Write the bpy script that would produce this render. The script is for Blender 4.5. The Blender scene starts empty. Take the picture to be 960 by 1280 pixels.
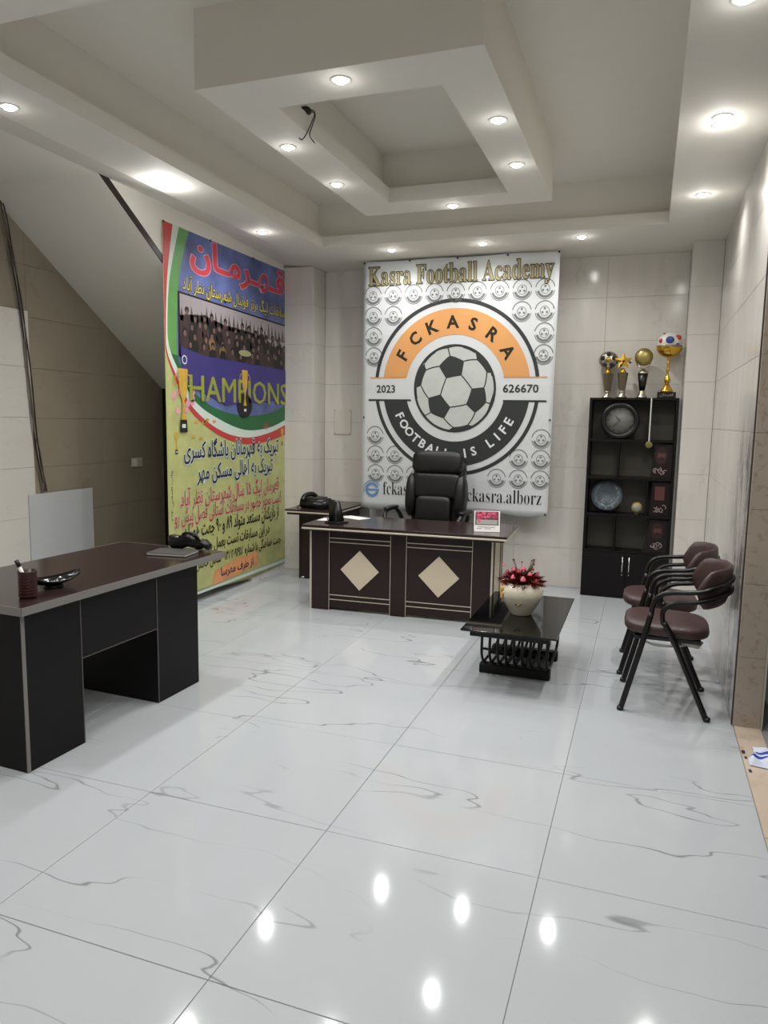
import bpy, bmesh, math, random
from mathutils import Vector, Matrix
random.seed(7)
PI = math.pi
SC = bpy.context.scene
C = SC.collection

# ------------------------------------------------------------------ camera, world, exposure
H = 1.56
YAW, PITCH, ROLL, FPX = -0.34288337, -0.12642912, 0.01587615, 914.38
cam_d = bpy.data.cameras.new('camera'); cam = bpy.data.objects.new('camera', cam_d); C.objects.link(cam)
fw = Vector((math.sin(YAW)*math.cos(PITCH), math.cos(YAW)*math.cos(PITCH), math.sin(PITCH)))
r0 = Vector((math.cos(YAW), -math.sin(YAW), 0)); u0 = r0.cross(fw)
rr = r0*math.cos(ROLL) + u0*math.sin(ROLL); uu = -r0*math.sin(ROLL) + u0*math.cos(ROLL)
cam.matrix_world = Matrix(((rr.x, uu.x, -fw.x, 0), (rr.y, uu.y, -fw.y, 0), (rr.z, uu.z, -fw.z, H), (0, 0, 0, 1)))
cam_d.sensor_width = 36; cam_d.lens = FPX/1280*36; cam_d.clip_start = .05
SC.camera = cam
w = bpy.data.worlds.new('world'); SC.world = w; w.use_nodes = True
w.node_tree.nodes['Background'].inputs[0].default_value = (.6, .65, .7, 1)
w.node_tree.nodes['Background'].inputs[1].default_value = .05
SC.view_settings.view_transform = 'Standard'; SC.view_settings.look = 'None'
SC.view_settings.gamma = 1; SC.view_settings.use_curve_mapping = False
SC.view_settings.exposure = 0.05
SC.cycles.max_bounces = 10; SC.cycles.diffuse_bounces = 6; SC.cycles.use_denoising = True
SC.cycles.sample_clamp_indirect = 8
LAMP_W = 16.0

# ------------------------------------------------------------------ materials
def srgb(r, g, b):
    f = lambda c: (c/255/12.92) if c/255 <= .04045 else ((c/255+.055)/1.055)**2.4
    return (f(r), f(g), f(b), 1)
MATS = {}
def mat(name, col, rough=.5, metal=0, bump=0, bscale=60, var=0, vscale=8, stretch=(1, 1, 1), coat=0, emit=None, estr=1, spec=.5, trans=0, alpha=1):
    if name in MATS: return MATS[name]
    m = bpy.data.materials.new(name); m.use_nodes = True; nt = m.node_tree; b = nt.nodes['Principled BSDF']
    col = srgb(*col) if len(col) == 3 else col
    b.inputs['Base Color'].default_value = col; b.inputs['Roughness'].default_value = rough
    b.inputs['Metallic'].default_value = metal; b.inputs['Coat Weight'].default_value = coat
    b.inputs['Specular IOR Level'].default_value = spec
    b.inputs['Transmission Weight'].default_value = trans; b.inputs['Alpha'].default_value = alpha
    tc = nt.nodes.new('ShaderNodeNewGeometry'); mp = nt.nodes.new('ShaderNodeMapping'); mp.inputs['Scale'].default_value = stretch
    nt.links.new(tc.outputs['Position'], mp.inputs[0])
    no = nt.nodes.new('ShaderNodeTexNoise'); no.inputs['Scale'].default_value = vscale; no.inputs['Detail'].default_value = 4
    nt.links.new(mp.outputs[0], no.inputs['Vector'])
    mr = nt.nodes.new('ShaderNodeMapRange'); mr.inputs[3].default_value = 1-var; mr.inputs[4].default_value = 1+var
    nt.links.new(no.outputs['Fac'], mr.inputs[0])
    mx = nt.nodes.new('ShaderNodeVectorMath'); mx.operation = 'SCALE'; mx.inputs[0].default_value = col[:3]
    nt.links.new(mr.outputs[0], mx.inputs['Scale']); nt.links.new(mx.outputs[0], b.inputs['Base Color'])
    if bump:
        n2 = nt.nodes.new('ShaderNodeTexNoise'); n2.inputs['Scale'].default_value = bscale
        nt.links.new(mp.outputs[0], n2.inputs['Vector'])
        bp = nt.nodes.new('ShaderNodeBump'); bp.inputs['Strength'].default_value = bump; bp.inputs['Distance'].default_value = .01
        nt.links.new(n2.outputs['Fac'], bp.inputs['Height']); nt.links.new(bp.outputs[0], b.inputs['Normal'])
    if emit:
        b.inputs['Emission Color'].default_value = srgb(*emit); b.inputs['Emission Strength'].default_value = estr
    MATS[name] = m; return m

def vein_mat(name, base, vein, scale, stretch, width, rough, amount=.6, cloud=.08, bump=0, stain=False, streak=0, coat=0, spec=.5, det=5):
    m = bpy.data.materials.new(name); m.use_nodes = True; nt = m.node_tree; N = nt.nodes.new; L = nt.links.new
    b = nt.nodes['Principled BSDF']; b.inputs['Roughness'].default_value = rough; b.inputs['Coat Weight'].default_value = coat; b.inputs['Specular IOR Level'].default_value = spec
    g = N('ShaderNodeNewGeometry'); mp = N('ShaderNodeMapping'); mp.inputs['Scale'].default_value = stretch; L(g.outputs['Position'], mp.inputs[0])
    w1 = N('ShaderNodeTexNoise'); w1.inputs['Scale'].default_value = scale*1.0; w1.inputs['Detail'].default_value = det; w1.inputs['Roughness'].default_value = .55
    L(mp.outputs[0], w1.inputs['Vector'])
    s = N('ShaderNodeMath'); s.operation = 'SUBTRACT'; s.inputs[1].default_value = .5; L(w1.outputs['Fac'], s.inputs[0])
    a = N('ShaderNodeMath'); a.operation = 'ABSOLUTE'; L(s.outputs[0], a.inputs[0])
    r = N('ShaderNodeMapRange'); r.interpolation_type = 'SMOOTHSTEP'; r.inputs[1].default_value = 0; r.inputs[2].default_value = width; r.inputs[3].default_value = 1; r.inputs[4].default_value = 0
    L(a.outputs[0], r.inputs[0])
    w2 = N('ShaderNodeTexNoise'); w2.inputs['Scale'].default_value = scale*1.7; w2.inputs['Detail'].default_value = 3
    mp2 = N('ShaderNodeMapping'); mp2.inputs['Location'].default_value = (5.2, 1.7, 3); mp2.inputs['Scale'].default_value = stretch; L(g.outputs['Position'], mp2.inputs[0]); L(mp2.outputs[0], w2.inputs['Vector'])
    r2 = N('ShaderNodeMapRange'); r2.interpolation_type = 'SMOOTHSTEP'; r2.inputs[1].default_value = .42; r2.inputs[2].default_value = .62; L(w2.outputs['Fac'], r2.inputs[0])
    mu = N('ShaderNodeMath'); mu.operation = 'MULTIPLY'; L(r.outputs[0], mu.inputs[0]); L(r2.outputs[0], mu.inputs[1])
    mu2 = N('ShaderNodeMath'); mu2.operation = 'MULTIPLY'; mu2.inputs[1].default_value = amount; L(mu.outputs[0], mu2.inputs[0])
    cn = N('ShaderNodeTexNoise'); cn.inputs['Scale'].default_value = 1.6; cn.inputs['Detail'].default_value = 6
    mp3 = N('ShaderNodeMapping'); mp3.inputs['Scale'].default_value = (1, 1, 1) if not streak else (streak, streak, 1); L(g.outputs['Position'], mp3.inputs[0]); L(mp3.outputs[0], cn.inputs['Vector'])
    cr = N('ShaderNodeMapRange'); cr.inputs[1].default_value = .3; cr.inputs[2].default_value = .7; cr.inputs[3].default_value = 1-cloud; cr.inputs[4].default_value = 1+cloud*.5; L(cn.outputs['Fac'], cr.inputs[0])
    mx = N('ShaderNodeMix'); mx.data_type = 'RGBA'; mx.inputs[6].default_value = srgb(*base); mx.inputs[7].default_value = srgb(*vein); L(mu2.outputs[0], mx.inputs[0])
    vs = N('ShaderNodeVectorMath'); vs.operation = 'SCALE'; L(mx.outputs[2], vs.inputs[0]); L(cr.outputs[0], vs.inputs['Scale'])
    out = vs.outputs[0]
    if stain:   # dark rubbed scuffs near the doorway end of the right wall
        sp = N('ShaderNodeSeparateXYZ'); L(g.outputs['Position'], sp.inputs[0])
        n3 = N('ShaderNodeTexNoise'); n3.inputs['Scale'].default_value = 3; n3.inputs['Detail'].default_value = 8; n3.inputs['Roughness'].default_value = .7
        mp4 = N('ShaderNodeMapping'); mp4.inputs['Scale'].default_value = (1, 4, .9); L(g.outputs['Position'], mp4.inputs[0]); L(mp4.outputs[0], n3.inputs['Vector'])
        def rng(o, lo, hi, x, y):
            q = N('ShaderNodeMapRange'); q.interpolation_type = 'SMOOTHSTEP'; q.inputs[1].default_value = lo; q.inputs[2].default_value = hi; q.inputs[3].default_value = x; q.inputs[4].default_value = y; L(o, q.inputs[0]); return q.outputs[0]
        def mul(p, q):
            k = N('ShaderNodeMath'); k.operation = 'MULTIPLY'; L(p, k.inputs[0]); L(q, k.inputs[1]); return k.outputs[0]
        f = mul(mul(rng(sp.outputs[1], 4.3, 5.0, 1, 0), rng(sp.outputs[2], 1.3, 1.75, 1, 0)), rng(n3.outputs['Fac'], .42, .58, 0, .85))
        m5 = N('ShaderNodeMix'); m5.data_type = 'RGBA'; m5.inputs[7].default_value = srgb(96, 88, 92); L(out, m5.inputs[6]); L(f, m5.inputs[0]); out = m5.outputs[2]
    L(out, b.inputs['Base Color'])
    if bump:
        bp = N('ShaderNodeBump'); bp.inputs['Strength'].default_value = bump; bp.inputs['Distance'].default_value = .004
        bn = N('ShaderNodeTexNoise'); bn.inputs['Scale'].default_value = 2.5; L(g.outputs['Position'], bn.inputs['Vector']); L(bn.outputs['Fac'], bp.inputs['Height']); L(bp.outputs[0], b.inputs['Normal'])
    MATS[name] = m; return m

M_floor = vein_mat('white_marble_tile', (177, 181, 185), (106, 107, 110), .85, (.62, 2.6, 1), .0055, .075, .75, .03, bump=.1, spec=.3, det=3.5)
M_grout = mat('grout', (128, 128, 126), .9)
M_wall = vein_mat('beige_marble_tile', (213, 209, 202), (184, 178, 168), 2.2, (1, 1, .8), .02, .13, .25, .06, streak=5)
M_wallr = vein_mat('grey_marble_tile', (204, 200, 194), (176, 169, 161), 2.0, (1, 1, .6), .02, .14, .3, .07, stain=True, streak=4)
M_wgrout = mat('wall_grout', (150, 142, 130), .8)
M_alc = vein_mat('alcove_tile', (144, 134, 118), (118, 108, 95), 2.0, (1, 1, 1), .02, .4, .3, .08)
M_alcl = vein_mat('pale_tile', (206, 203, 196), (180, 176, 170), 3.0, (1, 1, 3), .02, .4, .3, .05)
M_plaster = mat('white_plaster', (227, 224, 215), .75, bump=.05, bscale=12, var=.02)
M_thresh = vein_mat('threshold_marble', (192, 176, 158), (150, 128, 108), 3, (1, 1, 1), .03, .35, .5, .15)
M_jamb = vein_mat('jamb_marble', (170, 158, 144), (132, 112, 98), 14, (1, 1, 1), .05, .3, .55, .12)
M_wenge = mat('wenge_wood', (40, 27, 26), .38, var=.2, vscale=6, stretch=(1, 1, 14), spec=.35)
M_wengetop = mat('wenge_top', (46, 33, 32), .2, var=.2, vscale=9, stretch=(3, 14, 3))
M_black = mat('black_laminate', (17, 14, 15), .5, var=.1, spec=.22)
M_cab = mat('dark_cabinet', (15, 11, 11), .4, var=.15, stretch=(8, 8, 1), spec=.25)
M_edge = mat('grey_edge_band', (120, 117, 114), .4)
M_pale = mat('champagne_strip', (205, 195, 178), .35, metal=.3)
M_cream = mat('cream_inlay', (205, 192, 168), .4, var=.04)
M_chrome = mat('chrome', (215, 215, 215), .2, metal=1)
M_gold = mat('gold', (222, 178, 70), .22, metal=1)
M_silver = mat('silver', (190, 185, 170), .25, metal=1)
M_leather = mat('black_leather', (13, 13, 15), .36, bump=.15, bscale=120)
M_brown = mat('brown_leather', (60, 41, 40), .42, bump=.15, bscale=90, var=.08)
M_tube = mat('dark_tube', (14, 9, 9), .32, spec=.4)
M_bplas = mat('black_plastic', (18, 18, 18), .3)
M_white = mat('white_plastic', (225, 222, 215), .4)
M_wplate = mat('ivory_plate', (190, 182, 165), .35)

# ------------------------------------------------------------------ mesh helpers
def link(name, me, m=None, parent=None):
    o = bpy.data.objects.new(name, me); C.objects.link(o)
    if m is not None and not me.materials: me.materials.append(m)
    if parent: o.parent = parent
    return o
def fin(name, bm, m, parent=None, smooth=False, mats=None):
    me = bpy.data.meshes.new(name)
    bmesh.ops.recalc_face_normals(bm, faces=bm.faces)
    bm.to_mesh(me); bm.free()
    if smooth:
        for p in me.polygons: p.use_smooth = True
    if mats:
        for x in mats: me.materials.append(x)
    return link(name, me, m, parent)
def box(bm, x0, x1, y0, y1, z0, z1, bev=0, mi=0, seg=1):
    r = bmesh.ops.create_cube(bm, size=1)
    for v in r['verts']:
        v.co = Vector(((x0+x1)/2+v.co.x*(x1-x0), (y0+y1)/2+v.co.y*(y1-y0), (z0+z1)/2+v.co.z*(z1-z0)))
    fs = {f for v in r['verts'] for f in v.link_faces}
    for f in fs: f.material_index = mi
    if bev:
        es = list({e for v in r['verts'] for e in v.link_edges})
        bmesh.ops.bevel(bm, geom=es, offset=bev, segments=seg, affect='EDGES', profile=.5)
def Bx(name, x0, x1, y0, y1, z0, z1, m, parent=None, bev=.002):
    bm = bmesh.new(); box(bm, x0, x1, y0, y1, z0, z1, bev); return fin(name, bm, m, parent)
def lathe(bm, prof, c=(0, 0, 0), n=24, axis='Z'):
    rings = []
    for r, z in prof:
        ring = []
        for i in range(n):
            a = 2*PI*i/n
            p = (r*math.cos(a), r*math.sin(a), z) if axis == 'Z' else (r*math.cos(a), z, r*math.sin(a))
            ring.append(bm.verts.new((c[0]+p[0], c[1]+p[1], c[2]+p[2])))
        rings.append(ring)
    for a, b in zip(rings, rings[1:]):
        for i in range(n): bm.faces.new((a[i], a[(i+1) % n], b[(i+1) % n], b[i]))
def Lt(name, prof, m, parent=None, c=(0, 0, 0), n=24, axis='Z', smooth=True):
    bm = bmesh.new(); lathe(bm, prof, c, n, axis); o = fin(name, bm, m, parent, smooth)
    return o
def smoothpts(pts, k=6):
    P = [Vector(p) for p in pts]; out = []
    for i in range(len(P)-1):
        a = P[max(i-1, 0)]; b = P[i]; c = P[i+1]; d = P[min(i+2, len(P)-1)]
        for j in range(k):
            t = j/k
            out.append(.5*((2*b)+(c-a)*t+(2*a-5*b+4*c-d)*t*t+(3*b-a-3*c+d)*t**3))
    out.append(P[-1]); return out
def tube(bm, pts, r, n=8, k=6, close=False, mi=0, flat=1):
    P = smoothpts(pts, k) if k > 1 else [Vector(p) for p in pts]
    rings = []; up = None
    for i, p in enumerate(P):
        t = (P[min(i+1, len(P)-1)]-P[max(i-1, 0)]).normalized()
        if up is None: up = Vector((0, 0, 1)) if abs(t.z) < .9 else Vector((0, 1, 0))
        s = t.cross(up)
        if s.length < 1e-5: s = t.orthogonal()
        s.normalize(); up = s.cross(t).normalized()
        rad = r if not callable(r) else r(i/(len(P)-1))
        rings.append([bm.verts.new(p+s*math.cos(2*PI*j/n)*rad+up*math.sin(2*PI*j/n)*rad*flat) for j in range(n)])
    for a, b in zip(rings, rings[1:]):
        for j in range(n):
            f = bm.faces.new((a[j], a[(j+1) % n], b[(j+1) % n], b[j])); f.material_index = mi; f.smooth = True
    for rg in (rings[0], rings[-1]): bm.faces.new(rg).material_index = mi
def Tb(name, pts, r, m, parent=None, n=8, k=6, flat=1):
    bm = bmesh.new(); tube(bm, pts, r, n, k, flat=flat); return fin(name, bm, m, parent)
def sup(bm, c, s, e1=.35, e2=.35, nu=28, nv=16, rot=None, fn=None):
    """superellipsoid: rounded cushion"""
    sg = lambda v, e: math.copysign(abs(v)**e, v)
    rows = []
    for i in range(nv+1):
        ph = -PI/2+PI*i/nv; row = []
        for j in range(nu):
            th = 2*PI*j/nu
            p = Vector((s[0]*sg(math.cos(ph), e1)*sg(math.cos(th), e2), s[1]*sg(math.cos(ph), e1)*sg(math.sin(th), e2), s[2]*sg(math.sin(ph), e1)))
            if fn: p = fn(p)
            if rot: p = rot @ p
            row.append(bm.verts.new(p+Vector(c)))
            if i in (0, nv): break
        rows.append(row)
    for i in range(nv):
        a, b = rows[i], rows[i+1]
        for j in range(nu):
            if len(a) == 1: f = (a[0], b[(j+1) % nu], b[j])
            elif len(b) == 1: f = (a[j], a[(j+1) % nu], b[0])
            else: f = (a[j], a[(j+1) % nu], b[(j+1) % nu], b[j])
            bm.faces.new(f).smooth = True
def Sp(name, c, s, m, parent=None, e1=.35, e2=.35, rot=None, fn=None, nu=28, nv=16):
    bm = bmesh.new(); sup(bm, c, s, e1, e2, nu, nv, rot, fn); return fin(name, bm, m, parent)
def thing(name, label, cat, loc=(0, 0, 0), rz=0, group=None):
    o = bpy.data.objects.new(name, None); C.objects.link(o); o.empty_display_size = .1
    o.location = loc; o.rotation_euler = (0, 0, rz); o['label'] = label; o['category'] = cat
    if group: o['group'] = group
    return o
def tag(o, label, cat, group=None):
    o['label'] = label; o['category'] = cat
    if group: o['group'] = group
    return o
def struct(o, label=None):
    o['kind'] = 'structure'
    if label: o['label'] = label
    return o
def copy_tree(o, parent=None):
    c = o.copy(); C.objects.link(c)
    if parent: c.parent = parent
    for ch in list(o.children): copy_tree(ch, c)
    return c

# ------------------------------------------------------------------ room
XL, XR, YB, ZC, ZT = -3.5, .505, 7.02, 3.03, 3.40
XA = -4.5; YF = -1.6
# floor
base = bmesh.new(); box(base, XA-.1, .72, YF-.1, YB+.1, -.12, -.003)
floor = struct(fin('floor', base, M_grout), 'large polished white marble tiles with grey veins')
TILE_CACHE = {}
def tile(parent, kind, x0, x1, y0, y1, z0, z1, m, bev=.0012):
    key = (kind, round(x1-x0, 4), round(y1-y0, 4), round(z1-z0, 4))
    if key not in TILE_CACHE:
        bm = bmesh.new(); box(bm, -(x1-x0)/2, (x1-x0)/2, -(y1-y0)/2, (y1-y0)/2, -(z1-z0)/2, (z1-z0)/2, bev)
        me = bpy.data.meshes.new('tile'); bm.to_mesh(me); bm.free(); me.materials.append(m); TILE_CACHE[key] = me
    o = bpy.data.objects.new('tile', TILE_CACHE[key]); C.objects.link(o); o.parent = parent
    o.location = ((x0+x1)/2, (y0+y1)/2, (z0+z1)/2)
    if kind in ('floor',): o.location.z -= random.uniform(0, .0004)
    return o
def cuts(a, b, origin, pitch):
    k = math.floor((a-origin)/pitch)+1; out = [a]
    while origin+k*pitch < b-.01:
        if origin+k*pitch > a+.01: out.append(origin+k*pitch)
        k += 1
    return out+[b]
G = .0012
xs = cuts(XA, XR, -.268, .8); ys = cuts(YF, YB, 2.393, .8)
for a, b in zip(xs, xs[1:]):
    for c, d in zip(ys, ys[1:]):
        tile(floor, 'floor', a+G, b-G, c+G, d-G, -.010, 0, M_floor)
ZJ = cuts(0, ZC, -.008, .3825)
def bxs(name, bxl, m, label=None):
    bm = bmesh.new()
    for b in bxl: box(bm, *b)
    return struct(fin(name, bm, m), label)
# back wall and its tiles
wall_back = bxs('wall_back', [(XL-.1, XR+.1, YB, YB+.1, 0, 3.6)], M_wgrout, 'wall of glossy beige marble tiles')
def wall_tiles_y(parent, kind, x0, x1, yf, yb, zl, m, origin, pitch=.75):
    cx = cuts(x0, x1, origin, pitch)
    for a, b in zip(cx, cx[1:]):
        for c, d in zip(zl, zl[1:]): tile(parent, kind, a+.0008, b-.0008, yf, yb, c+.0008, d-.0008, m)
def wall_tiles_x(parent, kind, xf, xb, y0, y1, zl, m, origin, pitch=.75):
    cy = cuts(y0, y1, origin, pitch)
    for a, b in zip(cy, cy[1:]):
        for c, d in zip(zl, zl[1:]): tile(parent, kind, min(xf, xb), max(xf, xb), a+.0008, b-.0008, c+.0008, d-.0008, m)
wall_tiles_y(wall_back, 'wall', -3.175, .262, YB-.008, YB, ZJ, M_wall, -2.665)
# corner columns clad in the same marble
col1 = bxs('trim_1', [(XL-.02, -3.183, 6.728, YB-.001, 0, ZC+.1)], M_wgrout, 'marble clad column in the back left corner')
wall_tiles_y(col1, 'wall', XL-.015, -3.176, 6.72, 6.728, ZJ, M_wall, -9)
wall_tiles_x(col1, 'wall', -3.175, -3.183, 6.729, YB-.009, ZJ, M_wall, -9)
col2 = bxs('trim_2', [(.270, XR+.02, 6.648, YB-.001, 0, ZC+.1)], M_wgrout, 'marble clad column in the back right corner')
wall_tiles_y(col2, 'wall', .263, XR-.009, 6.64, 6.648, ZJ, M_wall, -9)
wall_tiles_x(col2, 'wall', .262, .270, 6.649, YB-.009, ZJ, M_wall, -9)
# right wall
YJ = 4.07
wall_right = bxs('wall_right', [(XR, XR+.13, YJ, YB+.1, 0, 3.6), (XR, XR+.13, YF, YJ, 2.75, 3.6)], M_wgrout, 'glossy greyish marble wall with scuff marks')
wall_tiles_x(wall_right, 'wallr', XR-.008, XR, YJ+.012, 6.64, ZJ, M_wallr, 5.55)
bm = bmesh.new(); box(bm, XR-.010, XR-.001, YJ-.001, YJ+.010, 0, 2.75); fin('corner_trim', bm, mat('dark_trim', (60, 55, 52), .5), wall_right)
bm = bmesh.new(); box(bm, XR-.004, XR+.128, YJ-.012, YJ-.002, 0, 2.75, .001)
jb = struct(fin('trim_3', bm, mat('jamb_core', (110, 98, 86), .6)), 'brown marble door jamb')
wall_tiles_y(jb, 'jamb', XR-.004, XR+.126, YJ-.019, YJ-.012, [0]+ZJ[1:8]+[2.74], M_jamb, -9)
bm = bmesh.new(); box(bm, XR+.126, XR+.136, YJ-.018, YJ-.002, 0, 2.75); struct(fin('trim_4', bm, mat('pale_metal', (180, 172, 160), .4)))
bm = bmesh.new(); box(bm, XR+.002, XR+.13, 2.95, YJ-.013, -.03, .004, .002)
struct(fin('trim_5', bm, M_thresh), 'beige marble threshold strip')
bm = bmesh.new(); box(bm, XR+.002, XR+.2, YF, 2.948, -.03, .002, .002); struct(fin('trim_6', bm, M_thresh))
# door beside the threshold
M_door = mat('dark_green_metal', (74, 74, 66), .45)
bm = bmesh.new(); box(bm, .735, .775, 1.6, YJ+.1, 0.005, 2.75, .003)
door = struct(fin('door_1', bm, M_door), 'dark grey green metal door')
Bx('door_rail', .722, .735, 1.62, YJ-.03, 1.0, 1.08, M_door, door)
Bx('door_handle', .69, .722, 1.75, 1.79, .95, 1.15, M_chrome, door)
bm = bmesh.new(); box(bm, .64, .80, YF, 1.6, 0, 2.75); box(bm, .64, .80, YF, YJ+.2, 2.75, 3.6); struct(fin('wall_doorway', bm, M_plaster))
# front wall (behind the camera)
bxs('wall_front', [(XA-.1, .8, YF-.1, YF, 0, 3.6)], M_wgrout, 'tiled wall behind the viewer')
# alcove wall under the stairs
wall_al = bxs('wall_alcove', [(XA-.1, XA, YF, YB, 0, 3.6)], M_wgrout, 'dull beige tiled wall under the stairs')
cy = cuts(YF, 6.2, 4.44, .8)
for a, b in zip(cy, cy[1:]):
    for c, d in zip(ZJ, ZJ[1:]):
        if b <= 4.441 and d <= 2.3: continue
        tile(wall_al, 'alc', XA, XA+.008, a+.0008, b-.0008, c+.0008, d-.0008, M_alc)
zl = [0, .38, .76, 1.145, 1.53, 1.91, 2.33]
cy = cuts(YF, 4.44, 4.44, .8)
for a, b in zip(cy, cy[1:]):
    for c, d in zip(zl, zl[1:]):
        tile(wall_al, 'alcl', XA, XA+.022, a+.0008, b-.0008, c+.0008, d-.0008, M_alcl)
# pale repair board low on the alcove wall
bm = bmesh.new(); box(bm, XA+.023, XA+.035, 4.36, 5.05, .002, .935, .002)
tag(fin('repair_panel', bm, mat('pale_board', (186, 188, 190), .5, var=.04, stretch=(1, 1, 6))), 'pale blue grey board covering the lower alcove wall behind the left desk', 'panel')
# dark door at the end of the alcove
bm = bmesh.new(); box(bm, XA, XL-.12, 6.08, 6.12, 0, 1.82, .002)
d2 = struct(fin('door_2', bm, mat('near_black_wood', (22, 16, 14), .5)), 'dark brown door closing the end of the stair alcove')
Bx('door_handle', -3.75, -3.65, 6.03, 6.08, .95, .98, M_chrome, d2)
# left wall above the stair line and behind the banner
S = lambda y: 3.14-.668*(y-4.1)
def prism(bm, poly, x0, x1):
    a = [bm.verts.new((x0, y, z)) for y, z in poly]; b = [bm.verts.new((x1, y, z)) for y, z in poly]
    bm.faces.new(a); bm.faces.new(b[::-1])
    for i in range(len(poly)):
        j = (i+1) % len(poly); bm.faces.new((a[i], a[j], b[j], b[i]))
bm = bmesh.new()
prism(bm, [(4.0, S(4.0)+.005), (6.07, S(6.07)+.005), (6.07, 0), (6.74, 0), (6.74, 3.6), (4.0, 3.6)], XL-.1, XL)
struct(fin('wall_left', bm, M_plaster), 'white plaster wall above the stair line')
# sloped underside of the stairs
bm = bmesh.new()
prism(bm, [(4.05, S(4.05)), (6.075, S(6.075)), (6.075, S(6.075)+.25), (4.05, S(4.05)+.25)], XA, XL-.101)
prism(bm, [(4.05, S(4.05)), (6.068, S(6.068)), (6.068, S(6.068)+.004), (4.05, S(4.05)+.004)], XL-.102, XL+.0)
prism(bm, [(6.13, 0), (6.2, 0), (6.2, 2.2), (6.13, 2.2)], XA, XL-.101)
struct(fin('ceiling_stairs', bm, M_plaster), 'sloped plastered underside of the staircase')
bm = bmesh.new()
prism(bm, [(4.10, S(4.10)-.0), (6.068, S(6.068)), (6.068, S(6.068)+.062), (4.17, S(4.10)+.012)], XL+.0005, XL+.008)
struct(fin('trim_7', bm, mat('dark_marble', (38, 30, 26), .4)), 'dark marble edge strip along the stair slope')
# ceiling: soffit ring, tray and dropped box
TX0, TX1, TY0, TY1 = -2.75, .055, 2.32, 6.02
LZ = 3.12; SB = .07
bm = bmesh.new()
def ring(bm, X0, X1, Y0, Y1, x0, x1, y0, y1, z0, z1):
    box(bm, X0, x0, Y0, Y1, z0, z1); box(bm, x1, X1, Y0, Y1, z0, z1)
    box(bm, x0, x1, Y0, y0, z0, z1); box(bm, x0, x1, y1, Y1, z0, z1)
ring(bm, -3.12, .80, YF, YB+.02, TX0, TX1, TY0, TY1, ZC, LZ)
ring(bm, -3.12, .80, YF, YB+.02, TX0-SB, TX1+SB, TY0-SB, TY1+SB, LZ, 3.6)
box(bm, TX0-SB, TX1+SB, TY0-SB, TY1+SB, ZT, 3.6)
# plaster rising slightly towards the left wall
ya = [(YF, 3.135), (3.0, 3.135), (4.0, 3.135), (4.7, 3.135), (5.4, 3.125), (6.0, 3.10), (6.5, ZC+.04), (YB, ZC+.02)]
for (y0, z0), (y1, z1) in zip(ya, ya[1:]):
    a, b, c, d = [bm.verts.new(p) for p in ((-3.12, y0, ZC), (-3.12, y1, ZC), (XL-.01, y1, z1), (XL-.01, y0, z0))]
    bm.faces.new((a, b, c)); bm.faces.new((a, c, d))
v = [bm.verts.new(p) for p in ((XL, YF, 3.135), (XL, 4.25, 3.135), (XA-.02, 4.25, 3.135), (XA-.02, YF, 3.135))]
bm.faces.new(v)
ceil = struct(fin('ceiling', bm, M_plaster), 'stepped white plaster ceiling with a recessed tray')
BX0, BX1, BY0, BY1, BZ = -2.06, -.706, 3.08, 5.28, 3.052
ix0, ix1, iy0, iy1 = -1.785, -.96, 3.37, 5.01
bm = bmesh.new()
ring(bm, BX0, BX1, BY0, BY1, ix0, ix1, iy0, iy1, BZ, 3.15)
ring(bm, BX0, BX1, BY0, BY1, ix0-.08, ix1+.08, iy0-.08, iy1+.08, 3.15, ZT)
fin('dropped_box', bm, M_plaster, ceil)

# ------------------------------------------------------------------ downlights
M_lens = mat('lamp_lens', (255, 255, 255), .3, emit=(255, 252, 245), estr=28)
M_ring = mat('lamp_ring', (230, 228, 222), .4)
def lamp_proto():
    t = thing('downlight', 'x', 'downlight')
    Lt('trim_ring', [(.033, -.002), (.047, -.004), (.048, 0.0), (.034, .0)], M_ring, t, n=24)
    Lt('lens', [(.0001, -.017), (.014, -.015), (.026, -.009), (.0335, -.001)], M_lens, t, n=20)
    return t
proto = lamp_proto(); first = [True]
gl = {}
for e_ in (.14, .4, 2.0):
    gl[e_] = bpy.data.lights.new('added_fill_point', 'POINT'); gl[e_].energy = e_; gl[e_].shadow_soft_size = .02; gl[e_].color = (1, .985, .965)  # added unseen point lights that brighten the ceiling and nearby wall
ld = bpy.data.lights.new('downlight_beam', 'SPOT'); ld.energy = LAMP_W; ld.spot_size = math.radians(166); ld.spot_blend = .9; ld.shadow_soft_size = .02; ld.color = (1, .985, .965)
def lamp(x, y, z, label, group=None, en=.14):
    if first[0]: t = proto; first[0] = False
    else: t = copy_tree(proto)
    t.location = (x, y, z); t['label'] = label
    if group: t['group'] = group
    l = bpy.data.objects.new('downlight_beam', ld); C.objects.link(l); l.parent = t; l.location = (0, 0, -.022)
    l2 = bpy.data.objects.new('added_fill_point', gl[en]); C.objects.link(l2); l2.parent = t; l2.location = (0, 0, -.06)  # added fill hangs in the air below the lens, no bulb there
    return t
GR = 'round downlights set in the white ceiling'
HID = 'downlight in the ceiling behind the viewpoint, outside the frame'
zl_ = 3.057
lamp(-3.0, 2.916, ZC, 'downlight at the far left edge of the soffit, nearest the viewer', GR)
lamp(-3.0, 4.07, ZC, 'left one of the touching pair of downlights above the stair opening', GR, 2.0)
lamp(-2.99, 4.175, ZC, 'right one of the touching pair of downlights above the stair opening', GR, 2.0)
lamp(-3.0, 5.40, ZC, 'downlight in the left soffit above the top of the colourful banner', GR, .4)
lamp(-2.205, 6.27, ZC, 'downlight above the left end of the white football banner', GR)
lamp(-1.394, 6.25, ZC, 'downlight above the middle of the white football banner', GR)
lamp(-.59, 6.25, ZC, 'downlight above the right end of the white football banner', GR)
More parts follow.
